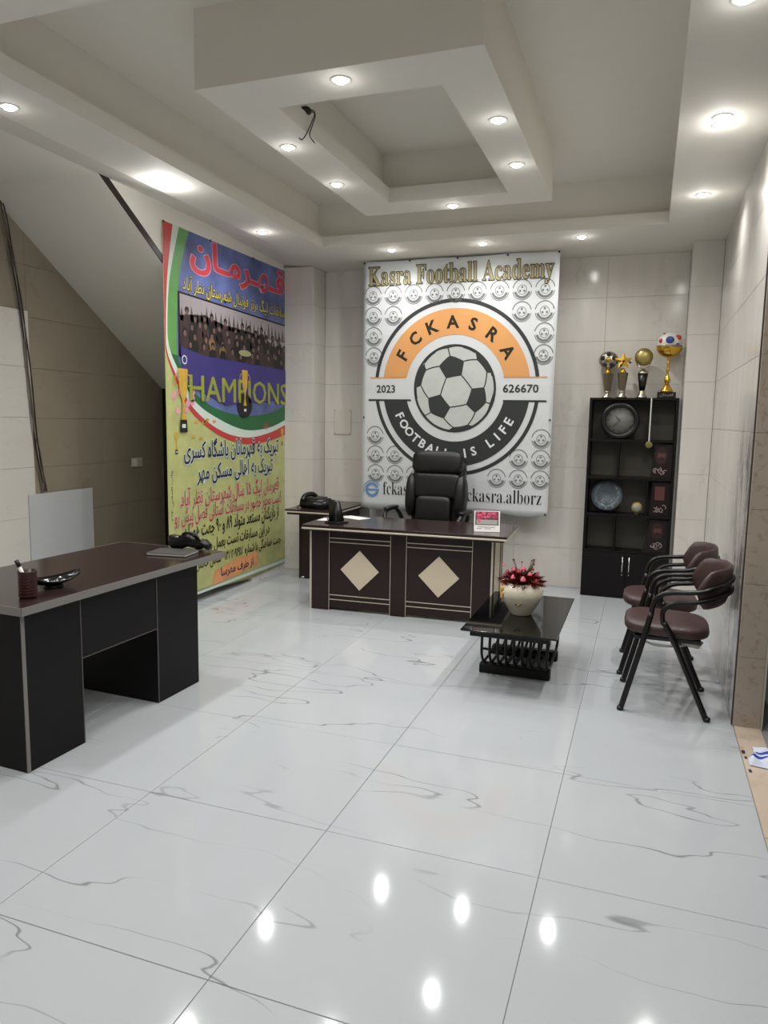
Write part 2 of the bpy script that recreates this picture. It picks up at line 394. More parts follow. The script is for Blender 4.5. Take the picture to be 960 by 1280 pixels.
lamp(.246, 5.34, ZC, 'downlight in the right soffit nearest the back right column', GR, .4)
lamp(.25, 4.06, ZC, 'nearer of the overlapping pair of downlights in the right soffit', GR, .4)
lamp(.255, 4.165, ZC, 'farther of the overlapping pair of downlights in the right soffit', GR, .4)
lamp(.23, 3.0, ZC, 'downlight cut by the top right edge of the picture', GR)
lamp(-1.375, 3.19, BZ, 'downlight in the near edge of the dropped ceiling box', GR)
lamp(-.795, 3.83, BZ, 'downlight in the right edge of the dropped box, nearer one', GR)
lamp(-.815, 4.50, BZ, 'downlight in the right edge of the dropped box, farther one', GR)
lamp(-1.38, 5.20, BZ, 'downlight in the far edge of the dropped ceiling box', GR)
lamp(-1.975, 4.53, BZ, 'downlight in the left edge of the dropped box, farther one', GR)
lamp(-1.975, 3.85, BZ, 'downlight in the left edge of the dropped box, nearer one', GR)
for x, y in ((-3.0, 1.8), (.23, 1.8), (-2.2, 1.9), (-.6, 1.9), (-3.0, .6), (-2.2, .3), (-.6, .3), (.23, .6), (-1.4, -.7)):
    lamp(x, y, ZC, 'unseen downlight %s of the ceiling, %s' % ('at the left edge' if x < -2.5 else 'at the right edge' if x > 0 else 'left of centre' if x < -2 else 'at the centre' if x < -1 else 'right of centre', 'in the row just above the viewer' if y > 1 else 'in the row behind the viewer'), 'downlights behind the viewpoint')

# loose wires hanging from the recess of the box
t = thing('ceiling_wires', 'thin black loose wires dangling from the recess of the dropped ceiling box', 'wire', (ix0+.004, 3.70, 3.16))
Sp('wire_hole', (-.012, 0, .004), (.03, .035, .02), M_bplas, t, .9, .9, nu=12, nv=8)
Tb('wire', [(0, 0, .01), (.03, .02, .0), (.02, .0, -.06), (0.0, -.02, -.12), (-.02, -.03, -.15), (-.035, -.035, -.14)], .003, M_bplas, t)
Tb('wire', [(0, .01, .01), (.028, .03, -.01), (.02, .01, -.07), (.01, .0, -.12), (.03, .02, -.155)], .003, M_bplas, t)

# ------------------------------------------------------------------ text and print helpers
FORMS = {'ا': 'FE8DFE8E', 'آ': 'FE81FE82', 'ب': 'FE8FFE90FE91FE92', 'پ': 'FB56FB57FB58FB59', 'ت': 'FE95FE96FE97FE98', 'ج': 'FE9DFE9EFE9FFEA0',
 'چ': 'FB7AFB7BFB7CFB7D', 'ح': 'FEA1FEA2FEA3FEA4', 'خ': 'FEA5FEA6FEA7FEA8', 'د': 'FEA9FEAA', 'ذ': 'FEABFEAC', 'ر': 'FEADFEAE', 'ز': 'FEAFFEB0',
 'س': 'FEB1FEB2FEB3FEB4', 'ش': 'FEB5FEB6FEB7FEB8', 'ص': 'FEB9FEBAFEBBFEBC', 'ض': 'FEBDFEBEFEBFFEC0', 'ط': 'FEC1FEC2FEC3FEC4', 'ظ': 'FEC5FEC6FEC7FEC8',
 'ع': 'FEC9FECAFECBFECC', 'ف': 'FED1FED2FED3FED4', 'ق': 'FED5FED6FED7FED8', 'ک': 'FB8EFB8FFB90FB91', 'گ': 'FB92FB93FB94FB95', 'ل': 'FEDDFEDEFEDFFEE0',
 'م': 'FEE1FEE2FEE3FEE4', 'ن': 'FEE5FEE6FEE7FEE8', 'ه': 'FEE9FEEAFEEBFEEC', 'و': 'FEEDFEEE', 'ی': 'FBFCFBFDFBFEFBFF', 'ـ': '0640064006400640'}
def shape(s):
    out = []; n = len(s)
    for i, ch in enumerate(s):
        if ch not in FORMS: out.append(ch); continue
        f = [chr(int(FORMS[ch][k:k+4], 16)) for k in range(0, len(FORMS[ch]), 4)]
        prev = i > 0 and s[i-1] in FORMS and len(FORMS[s[i-1]]) == 16
        nxt = i < n-1 and s[i+1] in FORMS and len(f) == 4
        out.append(f[(3 if nxt else 1) if prev else (2 if nxt else 0)])
    # visual order: reverse all but keep digit runs
    res = []; i = 0; toks = []
    while i < n:
        if s[i] in '۰۱۲۳۴۵۶۷۸۹':
            j = i
            while j < n and s[j] in '۰۱۲۳۴۵۶۷۸۹': j += 1
            toks.append(''.join(out[i:j])); i = j
        else: toks.append(out[i]); i += 1
    return ''.join(reversed(toks))
def text_mesh(s, off=0, shear=0, res=2, space=1):
    c = bpy.data.curves.new('lettering', 'FONT'); c.body = s; c.resolution_u = res; c.offset = off; c.shear = shear; c.fill_mode = 'BOTH'; c.space_character = space
    o = bpy.data.objects.new('lettering_tmp', c); C.objects.link(o)
    dg = bpy.context.evaluated_depsgraph_get(); m = bpy.data.meshes.new_from_object(o.evaluated_get(dg))
    V = [(v.co.x, v.co.y) for v in m.vertices]; Fc = [tuple(p.vertices) for p in m.polygons]
    bpy.data.objects.remove(o); bpy.data.curves.remove(c); bpy.data.meshes.remove(m)
    return V, Fc
def islands(n, Fc):
    p = list(range(n))
    def f(a):
        while p[a] != a: p[a] = p[p[a]]; a = p[a]
        return a
    for t_ in Fc:
        a = f(t_[0])
        for b in t_[1:]: p[f(b)] = a
    ids = {}; return [ids.setdefault(f(i), len(ids)) for i in range(n)]
class Print:
    """flat print built as very thin layers on the banner cloth"""
    def __init__(s, mapping, parent): s.map = mapping; s.parent = parent; s.n = 0; s.g = {}; s.gid = 0
    def add(s, name, m, V, Fc, layer):
        g = s.g.setdefault((name, m.name, s.gid if name in ('lettering', 'pattern_mark', 'printed_cup', 'emblem_ring', 'emblem_line', 'address_mark', 'print_panel') else 0), [[], [], m]); b = len(g[0])
        if name == 'lettering' and len(V) > 20:
            I = islands(len(V), Fc); g[0] += [s.map(u, v, layer+.25*(I[i] % 3)) for i, (u, v) in enumerate(V)]
        else: g[0] += [s.map(u, v, layer) for u, v in V]
        g[1] += [tuple(i+b for i in f) for f in Fc]
    def poly(s, name, m, pts, layer): s.add(name, m, pts, [tuple(range(len(pts)))], layer)
    def strip(s, name, m, A, B, layer):
        n = len(A); s.add(name, m, list(A)+list(B), [(i, i+1, n+i+1, n+i) for i in range(n-1)], layer)
    def arc(s, name, m, c, r1, r2, a0, a1, layer, n=40):
        P = [(a0+(a1-a0)*i/n) for i in range(n+1)]
        s.strip(name, m, [(c[0]+r1*math.cos(a), c[1]+r1*math.sin(a)) for a in P], [(c[0]+r2*math.cos(a), c[1]+r2*math.sin(a)) for a in P], layer)
    def disc(s, name, m, c, r, layer, n=20, ry=None):
        s.poly(name, m, [(c[0]+r*math.cos(2*PI*i/n), c[1]+(ry or r)*math.sin(2*PI*i/n)) for i in range(n)], layer)
    def text(s, name, m, st, bx, layer, off=0, shear=0, rot=0, T=None, space=1, grow=0):
        s.gid += 1; V, Fc = text_mesh(st, off, shear, space=space)
        if not V: return
        if T is None: T = text_mesh(st, 0, shear, space=space)[0]
        x0 = min(p[0] for p in T); x1 = max(p[0] for p in T); y0 = min(p[1] for p in T); y1 = max(p[1] for p in T)
        u0_, u1_, v0_, v1_ = bx
        if rot:
            W = [(u0_+(y1-y)/(y1-y0)*(u1_-u0_), v0_+(x-x0)/(x1-x0)*(v1_-v0_)) for x, y in V]
        else: W = [(u0_+(x-x0)/(x1-x0)*(u1_-u0_), v0_+(y-y0)/(y1-y0)*(v1_-v0_)) for x, y in V]
        s.add(name, m, W, Fc, layer)
    def glyph(s, name, m, ch, c, h, ang, layer, off=0, wscale=1):
        V, Fc = text_mesh(ch, off)
        x0 = min(p[0] for p in V); x1 = max(p[0] for p in V); y0 = min(p[1] for p in V); y1 = max(p[1] for p in V); k = h/(y1-y0)
        ca, sa = math.cos(ang), math.sin(ang); W = []
        for x, y in V:
            a = (x-(x0+x1)/2)*k*wscale; b = (y-(y0+y1)/2)*k
            W.append((c[0]+a*ca-b*sa, c[1]+a*sa+b*ca))
        s.add(name, m, W, Fc, layer)
    def flush(s):
        for (name, _, _), (V, Fc, m) in s.g.items():
            me = bpy.data.meshes.new(name); me.from_pydata(V, [], Fc); me.update(); o = link(name, me, m, s.parent)
            if name in ('group_photo', 'printed_flowers', 'calendar_picture', 'calendar_lines', 'dial_numerals', 'plate_pattern', 'calligraphy', 'portrait', 'printed_emblem', 'ball_print'): o['kind'] = 'stuff'
def pm(name, col, var=0, vs=8): return mat('print_'+name, col, .45, var=var, vscale=vs)
P_dark = pm('charcoal', (52, 55, 54), .06); P_orange = pm('orange', (222, 160, 98), .06); P_grey = pm('grey_mark', (118, 120, 120)); P_white = pm('white', (228, 230, 230))
P_olive = pm('olive', (168, 158, 112), .3, 30); P_ink = pm('ink', (40, 36, 24)); P_blue = pm('link_blue', (110, 150, 190)); P_ball = pm('ball_shade', (196, 200, 196), .12, 9)

# ------------------------------------------------------------------ white football banner on the back wall
BK = .16/2.35; BN = math.sqrt(1+BK*BK)
def map1(u, v, layer):     # u along X, v metres below the top edge
    return (u, 6.62+v/BN*BK - (.0015+layer*.0009 if layer else 0), 3.024-v/BN)
t = thing('football_banner', 'large white football academy banner with a ball emblem, hanging on the back wall', 'banner', (0, 0, 0))
UL0, UR0, UL1, UR1 = -2.602, -.795, -2.665, -.828
bm = bmesh.new(); NU, NV = 40, 40; g = []
def bedge(s_, v_):
    a = UL0+(UL1-UL0)*v_; b = UR0+(UR1-UR0)*v_
    return a+(b-a)*s_
for j in range(NV+1):
    row = []
    for i in range(NU+1):
        s_ = i/NU; v_ = j/NV; vv = v_*2.345
        if j == NV: vv += .012*math.sin(s_*9)+.008*math.sin(s_*23)-.02*s_
        if j == 0: vv = .006+.008*abs(math.sin(s_*8))
        row.append(bm.verts.new(map1(bedge(s_, v_), vv, 0)))
    g.append(row)
for j in range(NV):
    for i in range(NU): bm.faces.new((g[j][i], g[j][i+1], g[j+1][i+1], g[j+1][i])).smooth = True
cloth = fin('banner_cloth', bm, mat('vinyl_white', (214, 217, 218), .38, bump=.25, bscale=3.5, stretch=(1, 1, 4)), t)
so = cloth.modifiers.new('thick', 'SOLIDIFY'); so.thickness = .0012; so.offset = 0
for (s_, v_) in ((.004, .008), (.25, .008), (.5, .008), (.75, .008), (.995, .008), (.01, .62), (.99, .62), (.99, .99)):
    u_ = bedge(s_, v_)
    Sp('fixing_tack', map1(u_, v_*2.345, 3), (.009, .006, .009), M_bplas, t, .9, .9, nu=8, nv=6)
pr = Print(map1, t)
cx, cv, AX, AR = -1.718, 1.178, .968, .985   # printed emblem is slightly squeezed sideways
A_ = lambda deg: math.radians(deg)
# v points down: use mirrored helper centre; angles measured with v down
def arc(name, m, r1, r2, a0, a1, layer, n=48, c=(cx, cv)):
    P = [A_(a0+(a1-a0)*i/n) for i in range(n+1)]
    pr.strip(name, m, [(c[0]+r1*AX*math.cos(a), c[1]-r1*math.sin(a)) for a in P], [(c[0]+r2*AX*math.cos(a), c[1]-r2*math.sin(a)) for a in P], layer)
def clipang(r, dv): return math.degrees(math.asin(dv/r))
vt, vb = 1.072, 1.290
au = clipang(.80, cv-vt); ab = clipang(.80, vb-cv)
arc('emblem_ring', P_dark, .778, .812, au, 180-au, 1)
pr.gid += 1; arc('emblem_ring', P_dark, .778, .812, 180+ab, 360-ab, 1)
def halfband(m, r1, r2, v_, top, layer, n=60):
    O = []; I = []
    for r, L_ in ((r2, O), (r1, I)):
        a = clipang(r, abs(v_-cv))
        for i in range(n+1):
            q = A_(a+(180-2*a)*i/n)*(1 if top else -1)
            L_.append((cx+r*AX*math.cos(q), cv-r*math.sin(q)))
    pr.strip('emblem_band', m, O, I, layer)
halfband(P_orange, .49, .725, vt, True, 1)
halfband(P_dark, .49, .725, vb, False, 1)
pr.gid += 1; pr.poly('emblem_line', P_orange, [(-2.55, vt-.004), (-2.19, vt-.004), (-2.19, vt+.008), (-2.55, vt+.008)], 1)
pr.gid += 1; pr.poly('emblem_line', P_orange, [(-1.26, vt-.004), (-.87, vt-.004), (-.87, vt+.008), (-1.26, vt+.008)], 1)
pr.gid += 1; pr.poly('emblem_line', P_dark, [(-2.57, vb-.012), (-2.14, vb-.012), (-2.14, vb+.006), (-2.57, vb+.006)], 1)
pr.gid += 1; pr.poly('emblem_line', P_dark, [(-1.26, vb-.012), (-.87, vb-.012), (-.87, vb+.006), (-1.26, vb+.006)], 1)
# ball
RB = .405
pr.disc('ball_print', P_dark, (cx, cv), RB*AX, 2, 48, RB); pr.disc('ball_print', P_ball, (cx, cv), (RB-.022)*AX, 3, 48, RB-.022)
phi = (1+5**.5)/2
ico = [Vector(v).normalized() for v in [(0, a, b*phi) for a in (1, -1) for b in (1, -1)]+[(a, b*phi, 0) for a in (1, -1) for b in (1, -1)]+[(b*phi, 0, a) for a in (1, -1) for b in (1, -1)]]
f0 = None
for i in range(12):
    for j in range(i+1, 12):
        for k in range(j+1, 12):
            if ico[i].dot(ico[j]) > .4 and ico[j].dot(ico[k]) > .4 and ico[i].dot(ico[k]) > .4 and f0 is None: f0 = (i, j, k)
a_, b_, c_ = [ico[i] for i in f0]; ctr = (a_+b_+c_).normalized()
ex = (a_-ctr*a_.dot(ctr)).normalized(); ey = ctr.cross(ex)
base_rot = Matrix((ex, ey, ctr))
rotm = Matrix.Rotation(A_(100), 3, 'Z') @ base_rot
rotm = Matrix.Rotation(A_(4), 3, 'X') @ Matrix.Rotation(A_(3), 3, 'Y') @ rotm
RI = RB-.022
def bproj(p): return (cx+p.x*RI*AX, cv-p.y*RI)
I2 = [rotm @ v for v in ico]
for p in I2:
    nb = [q for q in I2 if .3 < p.dot(q) < .6]
    t1 = (nb[0]-p*nb[0].dot(p)).normalized(); t2 = p.cross(t1)
    nb.sort(key=lambda q: math.atan2(q.dot(t2), q.dot(t1)))
    corners = [(p*2+q).normalized() for q in nb]
    pts = []
    for i in range(5):
        for s_ in range(5): pts.append(corners[i].lerp(corners[(i+1) % 5], s_/5).normalized())
    vis = []
    for q in pts:
        if q.z < 0.0: q = Vector((q.x, q.y, 0)).normalized() if p.z > -.35 else q
        vis.append(q)
    if p.z > -.30 and max(q.z for q in pts) > .02: pr.poly('ball_print', P_dark, [bproj(q) for q in vis], 4)
    for q in nb:   # seams between hexagons
        e0 = (p*2+q).normalized(); e1 = (q*2+p).normalized()
        if e0.z > 0 or e1.z > 0:
            L1 = []; L2 = []
            for s_ in range(7):
                z = e0.lerp(e1, s_/6).normalized()
                if z.z < 0: continue
                d = (e1-e0).normalized(); n_ = Vector((-d.y, d.x)); n_ = n_.normalized() if n_.length > 1e-3 else Vector((1, 0)); x, y = z.x*RI*AX, z.y*RI
                L1.append((cx+x+n_.x*.005, cv-y-n_.y*.005)); L2.append((cx+x-n_.x*.005, cv-y+n_.y*.005))
            if len(L1) > 1: pr.strip('ball_print', P_dark, L1, L2, 4)
class Flip:   # glyph helper for v pointing down
    pass
def glyph1(ch, c, h, ang, m, layer, off=0, ws=1):
    pr.gid += 1; V, Fc = text_mesh(ch, off); x0 = min(p[0] for p in V); x1 = max(p[0] for p in V); y0 = min(p[1] for p in V); y1 = max(p[1] for p in V); k = h/(y1-y0)
    ca, sa = math.cos(ang), math.sin(ang); W = []
    for x, y in V:
        a = (x-(x0+x1)/2)*k*ws; b = (y-(y0+y1)/2)*k
        W.append((c[0]+a*ca-b*sa, c[1]-(a*sa+b*ca)))
    pr.add('lettering', m, W, Fc, layer)
for ch, a in zip('FCKASRA', (149, 130.5, 111.5, 92, 73, 53, 33)):
    glyph1(ch, (cx+.605*AX*math.cos(A_(a)), cv-.605*math.sin(A_(a))), .118, A_(a-90), P_ink, 2, .032)
word = 'FOOTBALL IS LIFE'; angs = [205+i*(331-205)/(len(word)-1) for i in range(len(word))]
for ch, a in zip(word, angs):
    if ch == ' ': continue
    glyph1(ch, (cx+.607*AX*math.cos(A_(a)), cv-.607*math.sin(A_(a))), .086, A_(a+90), P_white, 2, .025)
def line1(st, m, u0, u1, v0, v1, layer, off=0, T=None):
    pr.gid += 1; V, Fc = text_mesh(st, off); T = T or text_mesh(st)[0]
    x0 = min(p[0] for p in T); x1 = max(p[0] for p in T); y0 = min(p[1] for p in T); y1 = max(p[1] for p in T)
    pr.add('lettering', m, [(u0+(x-x0)/(x1-x0)*(u1-u0), v1-(y-y0)/(y1-y0)*(v1-v0)) for x, y in V], Fc, layer)
line1('2023', P_dark, -2.485, -2.30, 1.145, 1.215, 1, .02)
line1('626670', P_dark, -1.262, -.945, 1.14, 1.21, 1, .02)
def serif(s_, bold=True):
    o = ''
    for ch in s_:
        if 'A' <= ch <= 'Z': o += chr(0x1D400+ord(ch)-65)
        elif 'a' <= ch <= 'z': o += chr(0x1D41A+ord(ch)-97)
        else: o += ch
    return o
ka = serif('Kasra Football Academy'); TT = text_mesh(ka)[0]
line1(ka, P_ink, -2.555, -.845, .055, .275, 3, .026, TT)
line1(ka, P_olive, -2.555, -.845, .055, .275, 4, -.006, TT)
fk = serif('fckasra.alborz'); T2 = text_mesh(fk)[0]
line1(fk, P_ink, -1.625, -.885, 2.10, 2.235, 2, -.012, T2)
line1(fk, P_ink, -2.43, -1.72, 2.075, 2.21, 2, -.012, T2)
# browser style round e beside the address
arc('address_mark', P_blue, .045, .075, 20, 345, 2, 30, (-2.545, 2.165)); pr.poly('address_mark', P_blue, [(-2.60, 2.155), (-2.47, 2.155), (-2.47, 2.175), (-2.60, 2.175)], 2)
arc('address_mark', P_blue, .085, .095, 30, 200, 2, 24, (-2.545, 2.165))
# pale grey repeated emblems
def mini(c, r=.095, bottom=True):
    pr.gid += 1
    arc('pattern_mark', P_grey, r*.91, r, 10, 170, 1, 14, c); arc('pattern_mark', P_grey, r*.62, r*.86, 195, 345, 1, 14, c)
    arc('pattern_mark', P_grey, r*.93, r, 190, 350, 1, 14, c)
    arc('pattern_mark', P_grey, r*.42, r*.48, 0, 360, 1, 16, c)
    for k in range(3):
        a = A_(90+k*120); pr.disc('pattern_mark', P_grey, (c[0]+r*.24*math.cos(a), c[1]-r*.24*math.sin(a)), r*.12, 1, 6)
for j in range(13):
    for i in range(9):
        c = (-2.515+i*.2+(.001*j), .105 if j == 0 else .13+.187*(j-1) if j > 1 else .13)
        if j < 2 or c[1] > 2.03: continue
        if math.hypot((c[0]-cx)/AX, c[1]-cv) < .86 or c[0] > -.86 or (c[0] > -1.0 and abs(c[1]-1.18) < .26): continue
        mini(c, .090)
pr.flush()

# ------------------------------------------------------------------ colourful champions banner on the left wall
X2 = XL+.012
def map2(u, v, layer): return (X2+.0014+layer*.0008, u, v)
t = thing('champions_banner', 'tall colourful yellow, blue and green champions banner with Persian writing on the left wall', 'banner', (0, 0, 0))
bm = bmesh.new(); NU, NV = 24, 40; g = []
for j in range(NV+1):
    row = []
    for i in range(NU+1):
        s_ = i/NU; v_ = j/NV
        y = 4.765+s_*2.02; z = .045+(.0 if j else .018*math.sin(s_*7)+.01)+(3.0-.045)*v_
        row.append(bm.verts.new((X2+(0 if j > 2 else .0), y, z)))
    g.append(row)
for j in range(NV):
    for i in range(NU): bm.faces.new((g[j][i], g[j][i+1], g[j+1][i+1], g[j+1][i])).smooth = True
M_by = mat('vinyl_yellow', (176, 180, 118), .35, var=.3, vscale=7, bump=.2, bscale=4)
cl = fin('banner_cloth', bm, M_by, t)
so = cl.modifiers.new('thick', 'SOLIDIFY'); so.thickness = .0012; so.offset = 0
pr = Print(map2, t)
Q_red = pm('red', (184, 58, 56), .12); Q_green = pm('green', (34, 98, 56), .25, 4); Q_lgreen = pm('light_green', (92, 150, 78), .15); Q_sky = pm('sky', (92, 104, 156), 1.1, 4)
Q_white = pm('banner_white', (200, 214, 204)); Q_navy = pm('navy', (26, 22, 76)); Q_strip = pm('indigo', (56, 48, 118), .3, 5); Q_photo = pm('photo_sky', (158, 150, 154), .08)
Q_yel = pm('yellow', (206, 190, 40)); Q_lime = pm('lime_letter', (146, 152, 52), .3, 12); Q_gold = pm('gold_print', (196, 158, 62), .3, 20); Q_black = pm('black', (22, 18, 20)); Q_pink = pm('pink', (220, 150, 165), .2, 20)
Q_peach = pm('peach', (214, 150, 100), .25, 15); Q_brown = pm('crowd', (58, 44, 44), .5, 22); Q_skin = pm('print_skin', (112, 88, 80), .35, 40); Q_shirt = pm('shirt', (118, 98, 52), .4, 20); Q_tree = pm('tree_line', (92, 84, 84), .4, 20); Q_title = pm('title_red', (200, 66, 78), .1); Q_titlep = pm('title_edge', (214, 160, 172))
O = [(4.767, 3.0), (4.767, 2.6), (4.767, 2.2), (4.775, 2.05), (4.86, 1.88), (5.08, 1.60), (5.49, 1.40), (5.94, 1.31), (6.40, 1.33), (6.783, 1.40)]
A2 = [(4.89, 3.0), (4.81, 2.6), (4.78, 2.2), (4.79, 2.05), (4.88, 1.90), (5.10, 1.64), (5.49, 1.45), (5.94, 1.37), (6.4, 1.41), (6.783, 1.50)]
B2 = [(4.97, 3.0), (4.84, 2.6), (4.80, 2.25), (4.82, 2.08), (4.91, 1.94), (5.13, 1.69), (5.49, 1.54), (5.94, 1.44), (6.4, 1.46), (6.783, 1.55)]
C2 = [(5.10, 3.0), (4.98, 2.7), (4.93, 2.4), (4.92, 2.08), (4.96, 1.95), (5.16, 1.74), (5.49, 1.62), (5.94, 1.57), (6.4, 1.60), (6.783, 1.70)]
sm = lambda P: [(p.x, p.y) for p in smoothpts([(a, b, 0) for a, b in P], 6)]
O, A2, B2, C2 = map(sm, (O, A2, B2, C2))
pr.strip('print_panel', Q_red, O, A2, 1); pr.strip('print_panel', Q_white, A2, B2, 1)
k = 20
pr.strip('print_panel', Q_lgreen, B2[:k+1], C2[:k+1], 1); pr.strip('print_panel', Q_green, B2[k:], C2[k:], 1)
D2 = [(6.783, 3.0-(3.0-1.7)*i/(len(C2)-1)) for i in range(len(C2))]
E2 = [(max(c[0]+.001, 6.783 if i < 999 else 0), c[1]) for i, c in enumerate(C2)]
pr.strip('print_panel', Q_sky, C2, [(6.784, 3.0-(1.3)*(i/(len(C2)-1))) for i in range(len(C2))], 1)
# group photograph
pr.poly('group_photo', Q_black, [(4.935, 2.52), (6.784, 2.475), (6.784, 1.98), (4.935, 2.02)], 2)
pr.poly('group_photo', Q_photo, [(4.96, 2.505), (6.77, 2.46), (6.77, 2.1), (4.96, 2.1)], 3)
pr.poly('group_photo', Q_brown, [(4.96, 2.34), (5.1, 2.36), (5.3, 2.38), (5.6, 2.34), (6.0, 2.33), (6.3, 2.31), (6.5, 2.24), (6.77, 2.26), (6.77, 2.02), (4.96, 2.04)], 4)
rnd = random.Random(3)
for i in range(26):
    u = 4.98+i*.07; h_ = rnd.uniform(.02, .09)
    pr.poly('group_photo', Q_tree, [(u-.03, 2.30), (u+.035, 2.30), (u+rnd.uniform(-.01, .01), 2.37+h_)], 4)
for row, (n_, vb_, r_) in enumerate(((14, 2.345, .027), (15, 2.275, .027), (13, 2.205, .029), (11, 2.14, .027))):
    for i in range(n_):
        u = 5.03+(i+.5*(row % 2))*1.70/n_+rnd.uniform(-.03, .03); v = vb_-.015*(u-5)+rnd.uniform(-.03, .035); L0 = 5+row*2*.5
        body = rnd.choice([Q_black, Q_brown, Q_black, Q_brown, Q_shirt if row > 1 and u < 5.7 else Q_black])
        pr.disc('group_photo', body, (u, v-.075), r_*1.9, L0, 10, .062); pr.disc('group_photo', Q_black, (u, v+.010), r_*1.05, L0+.3, 10)
        pr.disc('group_photo', Q_skin, (u, v-.006), r_*.72, L0+.6, 10, r_*.85)
pr.poly('group_photo', Q_strip, [(4.95, 2.10), (5.3, 2.05), (5.8, 2.045), (6.77, 2.03), (6.77, 1.74), (5.6, 1.66), (5.12, 1.80), (4.97, 1.95)], 11)
pr.text('lettering', Q_lime, 'HAMPIONS', (5.06, 6.74, 1.68, 1.89), 12, 0)
pr.gid += 1; pr.text('lettering', Q_lime, 'HAMPIONS', (5.068, 6.748, 1.683, 1.893), 13, 0)
pr.gid += 1; pr.arc('printed_cup', Q_white, (5.0, 2.0), .026, .036, 0, 2*PI, 12, 14)
def cup(u, v, h, lay):   # printed trophy cup
    pr.gid += 1
    pr.poly('printed_cup', Q_black, [(u-.10*h, v), (u+.10*h, v), (u+.085*h, v+.2*h), (u-.085*h, v+.2*h)], lay)
    pr.poly('printed_cup', Q_white, [(u-.05*h, v+.07*h), (u+.05*h, v+.07*h), (u+.05*h, v+.13*h), (u-.05*h, v+.13*h)], lay+1)
    pr.poly('printed_cup', Q_gold, [(u-.07*h, v+.2*h), (u+.07*h, v+.2*h), (u+.02*h, v+.36*h), (u+.03*h, v+.5*h), (u+.1*h, v+.62*h), (u+.13*h, v+h), (u-.13*h, v+h), (u-.1*h, v+.62*h), (u-.03*h, v+.5*h), (u-.02*h, v+.36*h)], lay)
    for s_ in (-1, 1):
        pr.arc('printed_cup', Q_gold, (u+s_*.13*h, v+.82*h), .08*h, .1*h, -PI/2 if s_ > 0 else PI/2, PI/2 if s_ > 0 else 3*PI/2, lay, 10)
cup(4.975, 1.43, .50, 13)
pr.gid += 1; pr.disc('printed_cup', pm('dish', (150, 150, 110), .4, 60), (5.93, 2.13), .11, 12, 14, .028); pr.gid += 1
pr.disc('printed_cup', Q_black, (5.92, 1.66), .13, 13, 14, .11)
cup(5.92, 1.58, .40, 14)
cup(4.885, 1.26, .17, 2); cup(6.66, 1.28, .17, 2)
for i in range(9): pr.disc('printed_flowers', Q_pink, (4.86+rnd.uniform(0, .28), 1.52+rnd.uniform(0, .26)), .03, 2, 7)
for i in range(8): pr.disc('printed_flowers', Q_gold, (5.1+rnd.uniform(0, .35), 1.36+rnd.uniform(-.03, .2)), .03, 2, 6, .015)
pr.gid += 1; pr.poly('print_panel', Q_white, [(4.767, .09), (6.783, .105), (6.783, .066), (4.767, .072)], 1)
# small tulip emblem on the white stripe
for a0, a1, r in ((-70, 70, .035), (110, 250, .035), (-60, 60, .018), (120, 240, .018)):
    pr.arc('printed_emblem', Q_red, (6.33, 1.475), r, r+.006, A_(a0), A_(a1), 2, 12)
pr.poly('printed_emblem', Q_red, [(6.327, 1.44), (6.333, 1.44), (6.333, 1.51), (6.327, 1.51)], 2)
def fa(s_, m, bx, layer, off=.012, edge=None, eoff=.05):
    v = shape(s_); T = text_mesh(v)[0]
    if edge: pr.text('lettering', edge, v, bx, layer, eoff, T=T)
    pr.text('lettering', m, v, bx, layer+1, off, T=T)
fa('قـهـرمـان', Q_title, (5.12, 6.70, 2.70, 2.975), 3, .03, Q_titlep, .05)
fa('مسابقات لیگ برتر فوتبال شهرستان نظر آباد', Q_yel, (5.0, 6.77, 2.515, 2.66), 3, .005, Q_black, .04)
fa('تبریک به قهرمانان باشگاه کسری', Q_navy, (4.98, 6.57, 1.175, 1.375), 3, .018, Q_white, .06)
fa('تبریک به اهالی مسکن مهر', Q_navy, (5.16, 6.45, .99, 1.17), 3, .018, Q_white, .06)
fa('قهرمان لیگ ۱۵ سال شهرستان نظر آباد', Q_red, (4.92, 6.58, .80, .985), 3, .014, Q_white, .04)
fa('کسب مجوز حضور در مسابقات استانی فصل پیش رو', Q_red, (4.84, 6.64, .655, .825), 3, .014, Q_white, .04)
fa('از بازیکنان مستعد متولد ۸۹ و ۹۰ جهت همراهی', Q_black, (4.9, 6.58, .53, .685), 3, .012)
fa('در این مسابقات تست بعمل می آید', Q_black, (5.14, 6.38, .395, .535), 3, .012)
fa('جهت هماهنگی با شماره ۰۹۳۸۲۰۹۱۹۱۵ تماس حاصل', Q_black, (5.12, 6.62, .265, .385), 3, .01)
pr.poly('print_panel', Q_peach, [(5.36, .10), (5.75, .115), (6.16, .15), (6.15, .285), (5.7, .265), (5.40, .225)], 2)
fa('از طرف مهرسا', Q_navy, (5.5, 6.06, .135, .235), 3, .012)
v = shape('چاپ الماس ۰۲۶۴'); pr.text('lettering', Q_black, v, (4.80, 4.835, .72, 1.14), 2, 0, rot=1)
pr.flush()
for y, z in ((4.775, 2.995), (5.4, 2.995), (6.1, 2.995), (6.775, 2.99)):
    Sp('fixing_tack', (X2+.004, y, z), (.006, .01, .01), M_bplas, t, .9, .9, nu=8, nv=6)

